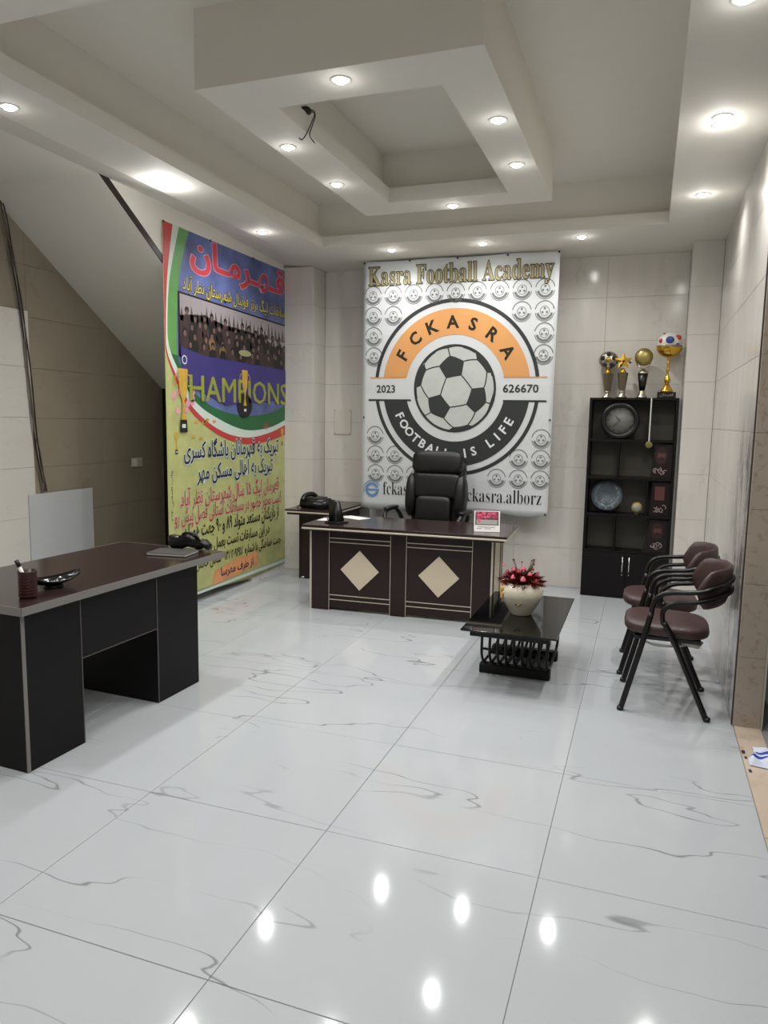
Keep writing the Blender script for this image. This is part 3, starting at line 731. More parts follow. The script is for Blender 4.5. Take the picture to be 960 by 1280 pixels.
# ------------------------------------------------------------------ electrical bits
t = thing('double_outlet', 'small ivory double wall outlet on the dark alcove wall', 'outlet', (XA+.008, 5.67, 1.12))
Bx('face_plate', 0, .008, -.075, .075, -.043, .043, M_wplate, t)
for y in (-.035, .035):
    s = Bx('socket', .008, .011, y-.028, y+.028, -.032, .032, M_white if y < 0 else M_wplate, t)
    Lt('socket_hole', [(.0001, 0), (.008, 0), (.008, .001)], M_bplas, s, c=(.0115, y, 0), n=10)
t = thing('wall_cover_plate', 'flat beige cover plate on the back wall left of the football banner', 'plate', (-2.97, YB-.008, 1.525))
bm = bmesh.new(); box(bm, -.095, .095, -.012, 0, -.13, .13, .004); fin('cover', bm, mat('cover_beige', (206, 200, 190), .3), t)
for x, z in ((-.08, -.115), (.08, -.115), (-.08, .115), (.08, .115)): Lt('screw', [(.0001, -.014), (.005, -.013), (.005, -.012)], M_chrome, t, c=(x, 0, z), n=8, axis='Y')
t = thing('wall_cables', 'loose bundle of dark cables running down the alcove wall', 'cable', (XA+.03, 4.3, 0))
cp = [(4.20, 3.12), (4.244, 2.944), (4.301, 2.704), (4.36, 2.345), (4.40, 1.842), (4.44, 1.417), (4.47, 1.25), (4.51, .95)]
cols = [M_bplas, mat('brown_cable', (92, 74, 62), .6), mat('grey_cable', (110, 104, 96), .6), M_bplas]
for k in range(4):
    Tb('cable', [(.012+.006*(k % 2), y-4.3+.012*math.sin(i*1.9+k*2.1)+.006*(k-1.5), z) for i, (y, z) in enumerate(cp)], .005, cols[k], t, n=6)

# ------------------------------------------------------------------ dark desk on the left
def M_(ax, ang): return Matrix.Rotation(ang, 4, ax)
LD = thing('office_desk', 'dark wenge desk with grey edging and a knee opening, standing at the left', 'desk', (-2.462, 2.329, 0), math.radians(-2.04))
W_ = -.69
Bx('pedestal', W_, 0, 0, .335, 0, .715, M_black, LD)
Bx('pedestal', W_, 0, .872, 1.236, 0, .715, M_black, LD)
Bx('modesty_panel', -.02, -.001, .336, .871, .418, .715, M_black, LD)
tp = Bx('desk_top', -.735, .040, -.03, 1.455, .716, .75, M_wengetop, LD)
bm = bmesh.new(); box(bm, .0402, .043, -.033, 1.458, .715, .7508); box(bm, -.738, .043, -.033, -.0302, .715, .7508); box(bm, -.738, .043, 1.4552, 1.458, .715, .7508); box(bm, -.738, -.7352, -.03, 1.455, .715, .7508)
fin('edge_band', bm, M_edge, tp)
for x0, x1, y0, y1, z0, z1 in ((-.002, .002, -.002, .016, .002, .715), (.0, .0015, .330, .336, .002, .715), (.0, .0015, .871, .878, .002, .715), (.0, .0015, .336, .871, .416, .421)):
    Bx('edge_strip', x0, x1, y0, y1, z0, z1, M_edge if y0 < 0 else mat('dim_edge', (78, 75, 74), .5), LD, 0)
for y in (.336,):
    Bx('levelling_foot', -.5, -.47, y+.005, y+.03, 0, .02, M_chrome, LD)
# things on it
t = thing('pen_holder', 'dark reddish brown ribbed pen cup at the near corner of the left desk', 'pen holder', (-2.545, 2.455, .752))
prof = [(.0001, 0), (.036, 0)]
for i in range(8): prof += [(.038, .006+i*.0135), (.0405, .0095+i*.0135), (.038, .013+i*.0135)]
prof += [(.040, .115), (.041, .12), (.036, .12), (.034, .01), (.0001, .008)]
Lt('cup', prof, mat('red_brown_lacquer', (52, 18, 14), .3), t, n=28)
t2 = thing('marker_pen', 'white marker pen with black cap leaning in the brown pen cup', 'pen', (-2.548, 2.45, .765))
Tb('barrel', [(.018, .01, .0), (-.022, -.012, .125)], .008, M_white, t2, n=10, k=1)
Tb('cap', [(-.022, -.012, .125), (-.033, -.018, .155)], .0095, M_bplas, t2, n=10, k=1)
t = thing('leaf_dish', 'black boat shaped dish beside the brown pen cup', 'dish', (-2.60, 2.66, .752), math.radians(68))
bm = bmesh.new(); rows = []
for i in range(17):
    s_ = -1+2*i/16; wd = .068*(1-s_*s_)**.7+.002; zz = .008+.032*abs(s_)**2.2; row = []
    for j in range(9):
        q = -1+2*j/8; row.append(bm.verts.new((s_*.13, q*wd, zz+.026*q*q)))
    rows.append(row)
for a, b in zip(rows, rows[1:]):
    for j in range(8): bm.faces.new((a[j], a[j+1], b[j+1], b[j])).smooth = True
o = fin('bowl', bm, mat('black_gloss', (12, 12, 12), .12), t); so = o.modifiers.new('t', 'SOLIDIFY'); so.thickness = .004
Lt('foot', [(.0001, 0), (.045, 0), (.04, .010), (.0001, .010)], MATS['black_gloss'], t, n=16)
for i in range(9): Sp('dish_bead', (-.05+.012*i, random.uniform(-.02, .02), .026), (.006, .006, .005), M_chrome, t, .9, .9, nu=8, nv=6)
t = thing('notebook', 'closed dark grey notebook with pale page edges on the left desk', 'notebook', (-2.60, 3.585, .752), math.radians(8))
Bx('cover', -.125, .125, -.085, .085, .012, .015, mat('grey_cover', (74, 72, 72), .4), t, .001)
Bx('pages', -.12, .122, -.083, .083, .0025, .012, mat('page_edge', (190, 190, 185), .6), t, .0005)
Bx('cover', -.125, .125, -.085, .085, 0, .0025, MATS['grey_cover'], t, .0005)
t = thing('handbag', 'small black handbag with looped handle at the far corner of the left desk', 'bag', (-2.60, 3.745, .760), math.radians(4))
Sp('bag_body', (-.03, 0, .042), (.095, .05, .042), mat('glossy_black_leather', (10, 10, 11), .25, bump=.3, bscale=25), t, .5, .5, fn=lambda p: p+Vector((0, 0, .012*math.sin(p.x*40))))
Sp('bag_flap', (.085, 0.01, .025), (.055, .04, .025), MATS['glossy_black_leather'], t, .7, .7, fn=lambda p: p+Vector((0, 0, .008*math.sin(p.x*90))))
Tb('handle', [(-.03, -.02, .075), (-.01, -.03, .095), (.04, -.02, .095), (.07, 0, .06), (.10, .01, .03)], .007, MATS['glossy_black_leather'], t)
Sp('clasp', (-.055, -.04, .07), (.012, .006, .008), M_chrome, t, .8, .8, nu=10, nv=8)
Tb('strap', [(.09, .01, .02), (.12, 0, .015), (.14, -.02, .006)], .006, MATS['glossy_black_leather'], t)

# ------------------------------------------------------------------ main desk with inlaid diamonds
DK = thing('executive_desk', 'dark wenge desk with two cream diamond inlays, standing in front of the football banner', 'desk', (-1.80, 5.39, 0), math.radians(2.53))
hw = .746; HT = .662
Bx('front_panel', -hw+.02, hw-.02, .006, .024, .02, HT, M_wenge, DK)
for x0, x1 in ((-hw, -hw+.165), (-.062, .068), (hw-.155, hw)):
    Bx('front_post', x0, x1, -.004, .045, 0, HT, M_wenge, DK, .003)
Bx('side_panel', -hw, -hw+.022, .046, .52, 0, HT, M_wenge, DK)
sp_ = Bx('side_panel', hw-.03, hw-.008, .046, .52, 0, HT, M_wenge, DK)
Bx('side_inlay', hw-.008, hw-.004, .13, .42, .06, HT-.05, M_cream, sp_)
Bx('side_post', hw-.03, hw, .46, .53, 0, HT, M_wenge, DK)
Bx('back_modesty', -hw+.022, hw-.03, .30, .315, .2, HT, M_wenge, DK)
Bx('corner_strip', -hw-.004, -hw+.012, -.008, -.0005, 0, HT, M_pale, DK, .001)
Bx('corner_strip', hw-.010, hw+.004, -.006, .006, 0, HT, M_pale, DK, .001)
Bx('corner_strip', hw-.002, hw+.004, .10, .13, 0, HT, M_pale, DK, .001)
Bx('corner_strip', hw-.002, hw+.004, .44, .46, 0, HT, M_pale, DK, .001)
Bx('corner_strip', hw-.002, hw+.006, .525, .536, 0, HT, M_pale, DK, .001)
for x in (-hw+.165, -.062, .068, hw-.155):
    Bx('inlay_strip', x-.002, x+.002, -.0055, -.003 if True else 0, .0, HT, M_pale, DK, 0)
for x0, x1, dx in ((-hw+.167, -.064, -.32), (.070, hw-.157, .345)):
    for z in (.09, .128, .565, .598): Bx('inlay_strip', x0, x1, .001, .0065, z-.003, z+.003, M_pale, DK, 0)
    bm = bmesh.new(); h_ = .163; cxd = (x0+x1)/2
    va = [bm.verts.new((cxd+a, .002, .345+b)) for a, b in ((-h_, 0), (0, -h_), (h_, 0), (0, h_))]; vb_ = [bm.verts.new((q.co.x, .008, q.co.z)) for q in va]
    bm.faces.new(va); bm.faces.new(vb_[::-1])
    for i in range(4): bm.faces.new((va[i], va[(i+1) % 4], vb_[(i+1) % 4], vb_[i]))
    fin('diamond_inlay', bm, M_cream, DK)
tp = Bx('desk_top', -.778, .862, -.105, .56, .690, .712, M_wengetop, DK, .003)
Bx('top_edge_strip', -.780, .864, -.108, .562, .676, .6895, M_pale, tp, .002)
Bx('under_top', -.765, .84, -.09, .55, .6625, .6755, M_wenge, DK, .002)
# return unit
RT = thing('side_cabinet', 'low dark side desk with pale edge strip, standing against the back left column', 'desk', (-2.932, 6.12, 0))
Bx('side_panel', -.20, .19, .24, .262, 0, .655, M_wenge, RT); Bx('side_panel', -.215, -.20, .24, .60, 0, .655, M_wenge, RT); Bx('side_panel', .17, .19, .263, .80, 0, .655, M_wenge, RT)
Bx('back_panel', -.19, .17, .78, .80, 0, .655, M_wenge, RT)
tp = Bx('desk_top', -.245, .255, 0, .86, .690, .706, M_wengetop, RT, .002)
Bx('top_edge_strip', -.247, .257, -.002, .862, .676, .6895, M_pale, tp, .002); Bx('under_top', -.23, .24, .015, .85, .6555, .6755, M_wenge, RT)
for x in (-.17,): Sp('levelling_foot', (x, .235, .012), (.02, .012, .012), M_chrome, RT, .8, .8, nu=10, nv=6)
# telephone on it
t = thing('telephone', 'black push button telephone on the low side desk', 'telephone', (-2.94, 6.34, .708), math.radians(-12)); t.scale = (1.15, 1.15, 1.15)
bm = bmesh.new()
prof = [(-.10, 0), (.10, 0), (.10, .05), (.03, .085), (-.08, .075), (-.10, .055)]
a = [bm.verts.new((-.12, y, z)) for y, z in prof]; b = [bm.verts.new((.12, y*.9, z)) for y, z in prof]
bm.faces.new(a); bm.faces.new(b[::-1])
for i in range(6): bm.faces.new((a[i], a[(i+1) % 6], b[(i+1) % 6], b[i]))
bmesh.ops.bevel(bm, geom=list(bm.edges), offset=.012, segments=3, affect='EDGES')
fin('phone_body', bm, M_bplas, t, True)
Tb('handset', [(-.085, -.095, .062), (-.09, -.05, .098), (-.09, .04, .105), (-.085, .09, .08)], .021, M_bplas, t, n=10)
for i in range(4):
    for j in range(3): Bx('key', -.02+j*.032, .002+j*.032, -.06+i*.03, -.04+i*.03, .074+.002*i, .086+.002*i, mat('key_grey', (60, 60, 58), .3), t, .002)
Bx('display', -.03, .08, .055, .075, .066, .079, mat('phone_screen', (90, 100, 92), .15), t, .001)
Tb('cord', [(-.12, .06, .03), (-.16, .05, .006), (-.19, .0, .006), (-.17, -.06, .006), (-.13, -.07, .02)], .004, M_bplas, t, n=6)
# stand and papers on the main desk
t = thing('phone_stand', 'tall black leaning handset stand at the left end of the executive desk', 'stand', (-2.36, 5.45, .714), math.radians(-20))
bm = bmesh.new()
pf = [(-.05, 0), (.05, 0), (.045, .03), (.0, .18), (-.035, .19), (-.045, .17)]
a = [bm.verts.new((-.045, y, z)) for y, z in pf]; b = [bm.verts.new((.045, y, z)) for y, z in pf]
bm.faces.new(a); bm.faces.new(b[::-1])
for i in range(6): bm.faces.new((a[i], a[(i+1) % 6], b[(i+1) % 6], b[i]))
bmesh.ops.bevel(bm, geom=list(bm.edges), offset=.006, segments=2, affect='EDGES')
fin('stand_body', bm, M_bplas, t, True)
Bx('stand_base', -.075, .075, -.065, .075, 0, .012, M_bplas, t, .004); Sp('button', (-.03, -.062, .03), (.012, .006, .012), M_chrome, t, .8, .8, nu=10, nv=8)
tag(Bx('paper_sheet', -2.56, -2.43, 5.50, 5.66, .7135, .7145, mat('paper', (222, 222, 220), .7), None, 0), 'white paper slip left of the black stand on the executive desk', 'paper')
bm = bmesh.new(); box(bm, -.12, .12, -.07, .07, 0, .003); o = fin('paper_stack', bm, MATS['paper']); o.location = (-2.33, 5.78, .7135); o.rotation_euler.z = -.4
tag(o, 'white papers lying behind the black stand on the executive desk', 'paper')
# desk calendar
t = thing('desk_calendar', 'small tent calendar with a pink flower picture on the executive desk', 'calendar', (-1.12, 5.49, .714), math.radians(14))
def tilt(y, z, lean=.35): return (y+z*lean, z)
bm = bmesh.new()
for (y0, y1) in ((0, .055), (.115, .055)):
    q = [(-.098, y0, .0), (.098, y0, .0), (.098, y1, .155), (-.098, y1, .155)]
    va = [bm.verts.new(p) for p in q]; vb_ = [bm.verts.new((p[0], p[1]+.002, p[2])) for p in q]
    bm.faces.new(va); bm.faces.new(vb_[::-1])
    for i in range(4): bm.faces.new((va[i], va[(i+1) % 4], vb_[(i+1) % 4], vb_[i]))
fin('calendar_card', bm, mat('card_white', (226, 222, 220), .5), t)
cal = lambda u, v, L_: (u, v*.355-.0012-L_*.0007, v)
pc = Print(cal, t); K_dark = pm('cal_dark', (60, 40, 44), .2); K_pink = pm('cal_pink', (222, 70, 110), .25, 60); K_grey = pm('cal_grey', (150, 150, 145), .1)
pc.poly('calendar_picture', K_dark, [(-.09, .05), (.088, .05), (.088, .15), (-.09, .15)], 0)
pc.poly('calendar_picture', K_grey, [(-.08, .055), (.08, .055), (.08, .09), (-.08, .09)], 1)
rc = random.Random(4); K_rose = pm('cal_rose', (150, 30, 62), .3, 60)
for i in range(70): pc.disc('calendar_picture', K_pink if i % 2 else K_rose, (rc.uniform(-.078, .076), rc.uniform(.098, .142)), rc.uniform(.006, .011), 2+i*.06, 7)
pc.disc('calendar_picture', K_pink, (-.06, .075), .012, 2, 8)
for k, (u_, l) in enumerate(((-.07, .13), (-.08, .04), (-.02, .05))): pc.poly('calendar_lines', Q_black, [(u_, .034-.012*(k > 0)), (u_+l, .034-.012*(k > 0)), (u_+l, .037-.012*(k > 0)), (u_, .037-.012*(k > 0))], 1)
pc.flush()

# ------------------------------------------------------------------ executive chair
EC = thing('executive_chair', 'black leather high back executive chair behind the desk', 'chair', (-1.81, 6.275, 0), math.radians(-4)); EC.scale = (1.04, 1, 1.005)
lean = Matrix.Rotation(math.radians(-7), 3, 'X')
def bp(x, y, z): return tuple(Vector((0, .17, .50)) + lean @ Vector((x, y, z-.50)))
Sp('headrest', bp(0, -.035, 1.165), (.232, .075, .105), M_leather, EC, .45, .38, lean)
Sp('back_cushion', bp(0, -.025, .955), (.225, .065, .125), M_leather, EC, .4, .35, lean)
Sp('lumbar_cushion', bp(-.01, -.045, .735), (.165, .062, .125), M_leather, EC, .35, .3, lean)
for s_ in (-1, 1): Sp('side_bolster', bp(s_*.228, -.035, .86), (.052, .085, .20), M_leather, EC, .8, .7, lean)
Sp('back_shell', bp(0, .035, .89), (.238, .06, .375), M_leather, EC, .35, .3, lean)
Sp('seat_cushion', (0, -.05, .47), (.25, .25, .06), M_leather, EC, .4, .35)
for s_ in (-1, 1):
    Tb('armrest', [(s_*.24, .10, .46), (s_*.30, .12, .64), (s_*.335, .06, .735), (s_*.345, -.08, .745), (s_*.335, -.20, .71), (s_*.30, -.22, .60), (s_*.26, -.15, .46)], .02, M_bplas, EC, n=8, flat=.8)
    Sp('arm_pad', (s_*.34, -.04, .757), (.032, .13, .017), M_leather, EC, .5, .5)
Lt('gas_column', [(.0001, .09), (.028, .09), (.028, .28), (.04, .30), (.04, .41), (.0001, .41)], M_chrome, EC, n=16)
for k in range(5):
    a = A_(90+72*k); e = (math.cos(a)*.3, math.sin(a)*.3)
    sp_ = Tb('base_spoke', [(0, 0, .10), (e[0]*.5, e[1]*.5, .095), (e[0], e[1], .07)], .022, M_bplas, EC, n=8)
    Lt('caster', [(.0001, -.02), (.028, -.018), (.028, .018), (.0001, .02)], M_bplas, sp_, c=(e[0], e[1], .028), n=14, axis='Y')

# ------------------------------------------------------------------ display cabinet
CX0, CX1, CY0, CY1, CZ = -.50, .235, 6.76, 7.004, 1.776
CB = thing('display_cabinet', 'tall dark bookcase with open compartments and two doors, standing against the back wall', 'bookcase', ((CX0+CX1)/2, CY0, 0))
ox, oy = -(CX0+CX1)/2, -CY0
def cb(name, x0, x1, y0, y1, z0, z1, m=M_cab, par=None, bev=.001): return Bx(name, x0+ox, x1+ox, y0+oy, y1+oy, z0, z1, m, par or CB, bev)
cb('side', CX0, CX0+.022, CY0, CY1, 0, CZ-.02); cb('side', CX1-.022, CX1, CY0, CY1, 0, CZ-.02)
cb('top', CX0, CX1, CY0, CY1, CZ-.02, CZ)
for z in (1.405, 1.072, .742, .41): cb('shelf', CX0+.022, CX1-.022, CY0+.004, CY1, z-.01, z+.01)
cb('divider', .005, .021, CY0+.006, CY1, 1.415, CZ-.02); cb('divider', -.243, -.227, CY0+.006, CY1, 1.082, 1.395)
cb('divider', .012, .028, CY0+.006, CY1, .752, 1.062); cb('divider', -.243, -.227, CY0+.006, CY1, .42, .732)
cb('plinth', CX0+.022, CX1-.022, CY0+.02, CY1, 0, .03); cb('bottom', CX0+.022, CX1-.022, CY0+.02, CY1, .03, .045)
cb('back_board', CX0+.022, CX1-.022, CY1-.006, CY1, .045, .40)
cb('back_rail', CX0+.022, CX1-.022, CY1-.004, CY1, .42, CZ-.02, mat('smoky_back', (82, 78, 70), .5))
mid = -.122
for x0, x1, hx in ((CX0+.002, mid-.001, -.15), (mid+.001, CX1-.002, -.093)):
    d = cb('door', x0, x1, CY0-.018, CY0, .006, .405, M_black)
    Tb('door_handle', [(hx+ox, -.032, .24), (hx+ox, -.032, .38)], .0065, M_chrome, d, k=1)
    for z in (.25, .37): Tb('handle_post', [(hx+ox, -.032, z), (hx+ox, -.018, z)], .004, M_chrome, d, k=1, n=6)
    Lt('keyhole', [(.0001, -.02), (.005, -.0195), (.005, -.018)], M_chrome, d, c=(hx+ox, 0, .215), n=8, axis='Y')
# wall clock standing in the top compartment
t = thing('round_clock', 'round black rimmed clock with grey dial in the top left compartment', 'clock', (-.238, 6.80, 1.417))
R = .163
Lt('rim', [(R*.72, -.005), (R*.77, -.028), (R*.95, -.026), (R, -.005), (R, .03), (R*.72, .03)], M_bplas, t, c=(0, 0, R), n=48, axis='Y')
Lt('dial', [(.0001, .0), (R*.79, .0), (R*.79, .012), (.0001, .012)], mat('clock_dial', (112, 112, 106), .5), t, c=(0, 0, R), n=40, axis='Y')
pc = Print(lambda u, v, L_: (u, -.0012-L_*.0007, R+v), t)
for k in range(12):
    a = A_(90-30*k)
    n_ = str(12 if k == 0 else k); V, Fc = text_mesh(n_); x0 = min(p[0] for p in V); x1 = max(p[0] for p in V); y1 = max(p[1] for p in V)
    c_ = (math.cos(a)*R*.62, math.sin(a)*R*.62); kk = .02/y1
    pc.add('dial_numerals', Q_black, [(c_[0]+(x-(x0+x1)/2)*kk, c_[1]+(y-y1/2)*kk) for x, y in V], Fc, 1)
pc.flush()
for name, ang, L_, wd in (('hour_hand', 135, .055, .006), ('minute_hand', 220, .085, .004)):
    a = A_(ang); Tb(name, [(0, -.006, R), (math.cos(a)*L_, -.006, R+math.sin(a)*L_)], wd, M_bplas, t, n=6, k=1, flat=.3)
# patterned plate on stand
t = thing('decorative_plate', 'round grey blue patterned plate on a stand in the middle left compartment', 'plate', (-.318, 6.85, .752))
RP = .135
PM = Matrix.Rotation(A_(-12), 4, 'X')
o = Lt('plate', [(.0001, .014), (RP*.55, .014), (RP*.62, .006), (RP, -.004), (RP, .0), (RP*.6, .014), (RP*.5, .020), (.0001, .020)], mat('plate_blue', (80, 92, 98), .3, var=.35, vscale=45), t, n=40, axis='Y')
o.matrix_local = Matrix.Translation((0, 0, .022+RP)) @ PM
pc = Print(lambda u, v, L_: (u, (.0125 if math.hypot(u, v) < RP*.57 else .0125-(math.hypot(u, v)-RP*.57)/(RP*.43)*.0188)-.0022, v), t)
P_pl = pm('plate_ink', (70, 84, 98))
for r in (.20, .34, .52, .70, .94): pc.arc('plate_pattern', P_pl, (0, 0), RP*r, RP*r+.003, 0, 2*PI, 1, 40)
for k in range(12):
    a = 2*PI*k/12; pc.disc('plate_pattern', P_pl, (RP*.82*math.cos(a), RP*.82*math.sin(a)), RP*.08, 1, 8); pc.disc('plate_pattern', P_pl, (RP*.42*math.cos(a), RP*.42*math.sin(a)), RP*.04, 1, 6)
pc.flush()
for ch in t.children:
    if ch.name.startswith('plate_pattern'): ch.matrix_local = Matrix.Translation((0, 0, .022+RP)) @ PM
for s_ in (-1, 1): Tb('plate_stand', [(s_*.05, -.045, .03), (s_*.05, -.03, .004), (s_*.05, .05, .004), (s_*.03, .055, .12)], .004, M_bplas, t, n=6)
# small ornament
t = thing('small_ornament', 'small greyish globe ornament in the middle compartment beside the divider', 'ornament', (-.055, 6.83, .752))
Lt('base', [(.0001, 0), (.03, 0), (.03, .008), (.012, .02), (.0001, .02)], M_bplas, t, n=16)
Sp('globe', (0, 0, .062), (.045, .03, .045), mat('milky_glass', (150, 145, 125), .15), t, 1, 1, nu=20, nv=12)
Lt('ring', [(.044, -.006), (.050, -.006), (.050, .006), (.044, .006)], M_gold, t, c=(0, 0, .062), n=24, axis='Y')
# hanging medal
t = thing('medal', 'golden medal hanging on a white and green ribbon from the bookcase top', 'medal', (.012, CY0-.006, 1.375))
tag_r = Bx('ribbon', -.006, .004, -.002, .0, .03, .405, mat('ribbon_white', (205, 205, 200), .6), t, 0); Bx('ribbon_top', -.006, .004, -.002, .03, .403, .405, MATS['ribbon_white'], t, 0)
Bx('ribbon_stripe', .004, .009, -.002, .0, .03, .405, mat('ribbon_green', (20, 60, 40), .6), t, 0)
Lt('medal_disc', [(.0001, -.006), (.024, -.007), (.03, -.004), (.03, .0), (.0001, .0)], mat('old_gold', (120, 108, 56), .5, metal=.3), t, n=24, axis='Y')
# portrait plaques
P_wr = pm('white_red', (170, 150, 148)); P_mar = pm('maroon', (50, 24, 26), .3, 30); P_face = pm('face_tone', (92, 52, 48), .3, 40)
def plaque(x, z, tiltx, face, label):
    t = thing('portrait_plaque', label, 'plaque', (x, 6.80, z), 0, 'portrait plaques on the right of the bookcase')
    bm = bmesh.new(); q = [(-.085+tiltx, 0), (.10, 0), (.10, .295), (-.05, .295)]
    va = [bm.verts.new((a, 0, b)) for a, b in q]; vb_ = [bm.verts.new((a, .02, b)) for a, b in q]
    bm.faces.new(va); bm.faces.new(vb_[::-1])
    for i in range(4): bm.faces.new((va[i], va[(i+1) % 4], vb_[(i+1) % 4], vb_[i]))
    fin('board', bm, mat('plaque_black', (26, 15, 17), .3), t)
    pc = Print(lambda u, v, L_: (u, -.0012-L_*.0007, v), t)
    if face:
        pc.disc('portrait', P_mar, (.01, .20), .05, 1, 20, .075); pc.disc('portrait', P_face, (.012, .20), .032, 2, 16, .045); pc.disc('portrait', P_mar, (.012, .238), .034, 3, 14, .018)
        pc.disc('portrait', Q_black, (.012, .172), .024, 3, 12, .014)
    else:
        pc.poly('portrait', P_face, [(-.03, .14), (.05, .14), (.05, .26), (-.03, .26)], 1)
    rn = random.Random(int(z*1000))
    for k in range(7):
        a0 = rn.uniform(0, 6); pc.arc('calligraphy', P_wr, (-.03+k*.013, .07+rn.uniform(-.018, .018)), .016, .0215, a0, a0+rn.uniform(2, 3.6), 2, 8)
    pc.flush()
plaque(.11, 1.083, .02, True, 'black and maroon portrait plaque, topmost of the three on the right of the bookcase')
plaque(.115, .753, .01, False, 'black plaque with a reddish rectangle, middle one on the right of the bookcase')
plaque(.115, .421, -.03, True, 'black and maroon portrait plaque, lowest of the three, above the cabinet doors')

# ------------------------------------------------------------------ trophies on the bookcase
TZ = CZ+.001; GT = 'trophies on top of the bookcase'
t = thing('ball_trophy', 'silver trophy with a football shaped head, leftmost on the bookcase', 'trophy', (-.368, 6.93, TZ), 0, GT)
Lt('base', [(.0001, 0), (.045, 0), (.045, .012), (.03, .022), (.026, .05), (.034, .06), (.0001, .06)], M_silver, t, n=20)
Lt('cup_body', [(.0001, .06), (.028, .06), (.046, .20), (.048, .215), (.0001, .215)], mat('bronze_grey', (120, 110, 90), .35, metal=.8), t, n=8, smooth=False)
Lt('neck', [(.0001, .215), (.036, .215), (.02, .24), (.012, .262), (.0001, .262)], M_gold, t, n=16)
bm = bmesh.new(); sup(bm, (0, 0, .335), (.085, .05, .078), 1, 1, 28, 16); fin('ball_head', bm, M_silver, t)
for k in range(5):
    a = A_(90+72*k); Lt('ball_patch', [(.0001, -.008), (.018, -.006), (.022, .0)], M_bplas, t, c=(.05*math.cos(a), -.043, .335+.05*math.sin(a)), n=6, axis='Y', smooth=False)
Lt('ball_patch', [(.0001, -.008), (.022, -.006), (.026, .0)], M_gold, t, c=(0, -.048, .335), n=6, axis='Y', smooth=False)
t = thing('star_trophy', 'gold trophy with a star on top, second from the left on the bookcase', 'trophy', (-.237, 6.83, TZ), 0, GT)
Lt('base', [(.0001, 0), (.045, 0), (.045, .012), (.03, .022), (.026, .05), (.034, .06), (.0001, .06)], M_silver, t, n=20)
Lt('cup_body', [(.0001, .06), (.026, .06), (.044, .20), (.046, .215), (.0001, .215)], MATS['bronze_grey'], t, n=8, smooth=False)
Lt('neck', [(.0001, .215), (.034, .215), (.02, .235), (.01, .255), (.0001, .255)], M_gold, t, n=16)
bm = bmesh.new(); pts = []
for k in range(10):
    a = A_(90+36*k); r = .078 if k % 2 == 0 else .036; pts.append((r*math.cos(a), .315+r*math.sin(a)))
f_ = [bm.verts.new((x, -.006, z)) for x, z in pts]; b_v = [bm.verts.new((x, .006, z)) for x, z in pts]; cf = bm.verts.new((0, -.018, .315)); cb_ = bm.verts.new((0, .018, .315))
for i in range(10):
    j = (i+1) % 10; bm.faces.new((f_[i], f_[j], cf)); bm.faces.new((b_v[j], b_v[i], cb_)); bm.faces.new((f_[i], b_v[i], b_v[j], f_[j]))
fin('star', bm, M_gold, t)
for x, z in ((0, .315), (-.055, .305), (.055, .305), (-.02, .28)): Sp('star_dot', (x, -.016, z), (.011, .006, .011), M_bplas, t, .9, .9, nu=10, nv=6)
t = thing('medallion_trophy', 'trophy with dark stem and round dull gold head, third from the left on the bookcase', 'trophy', (-.072, 6.88, TZ), 0, GT)
Lt('base', [(.0001, 0), (.048, 0), (.046, .012), (.03, .03), (.026, .055), (.02, .07), (.0001, .07)], M_silver, t, n=20)
Lt('stem', [(.0001, .07), (.025, .07), (.044, .21), (.0001, .21)], M_bplas, t, n=16)
Lt('crown', [(.0001, .21), (.048, .21), (.042, .225), (.02, .25), (.0001, .25)], M_silver, t, n=16)
Tb('yoke', [(-.062, 0, .335), (-.05, 0, .285), (0, 0, .258), (.05, 0, .285), (.062, 0, .335)], .006, M_silver, t)
bm = bmesh.new(); sup(bm, (0, 0, .355), (.074, .045, .074), 1, 1, 28, 16); fin('ball_head', bm, mat('dull_gold', (176, 160, 100), .35, metal=.8), t)
for k in range(-2, 3): Lt('rib', [(.074*math.sqrt(1-(k*.36)**2)+.001, -.002), (.074*math.sqrt(1-(k*.36)**2)+.003, 0), (.074*math.sqrt(1-(k*.36)**2)+.001, .002)], M_gold, t, c=(0, k*.016, .355), n=28, axis='Y')
t = thing('large_cup_trophy', 'largest trophy, gold cup holding a colourful ball on a black base, rightmost on the bookcase', 'trophy', (.13, 6.88, TZ), 0, GT)
pbase = Bx('plinth', -.075, .075, -.06, .06, 0, .052, M_bplas, t, .002)
pc = Print(lambda u, v, L_: (u, -.0612-L_*.0007, v), pbase)
st = shape('قهرمان'); V, Fc = text_mesh(st); x0 = min(p[0] for p in V); x1 = max(p[0] for p in V); y0 = min(p[1] for p in V); y1 = max(p[1] for p in V)
pc.add('plinth_lettering', P_wr, [(-.055+(x-x0)/(x1-x0)*.11, .012+(y-y0)/(y1-y0)*.03) for x, y in V], Fc, 1); pc.flush()
Lt('foot', [(.0001, .052), (.055, .052), (.052, .065), (.03, .10), (.018, .12), (.0001, .12)], M_gold, t, n=24)
Lt('stem', [(.0001, .12), (.012, .12), (.026, .145), (.026, .165), (.012, .19), (.009, .22), (.015, .235), (.009, .25), (.009, .29), (.014, .30), (.009, .31), (.009, .335), (.02, .35), (.0001, .35)], M_gold, t, n=20)
bm = bmesh.new(); sup(bm, (0, 0, .435), (.105, .08, .088), 1, 1, 32, 18)
for v_ in [v for v in bm.verts if v.co.z > .447]: bm.verts.remove(v_)
fin('cup_bowl', bm, M_gold, t)
M_tb = mat('ball_white', (222, 222, 216), .3)
Sp('trophy_ball', (0, 0, .475), (.098, .074, .083), M_tb, t, 1, 1)
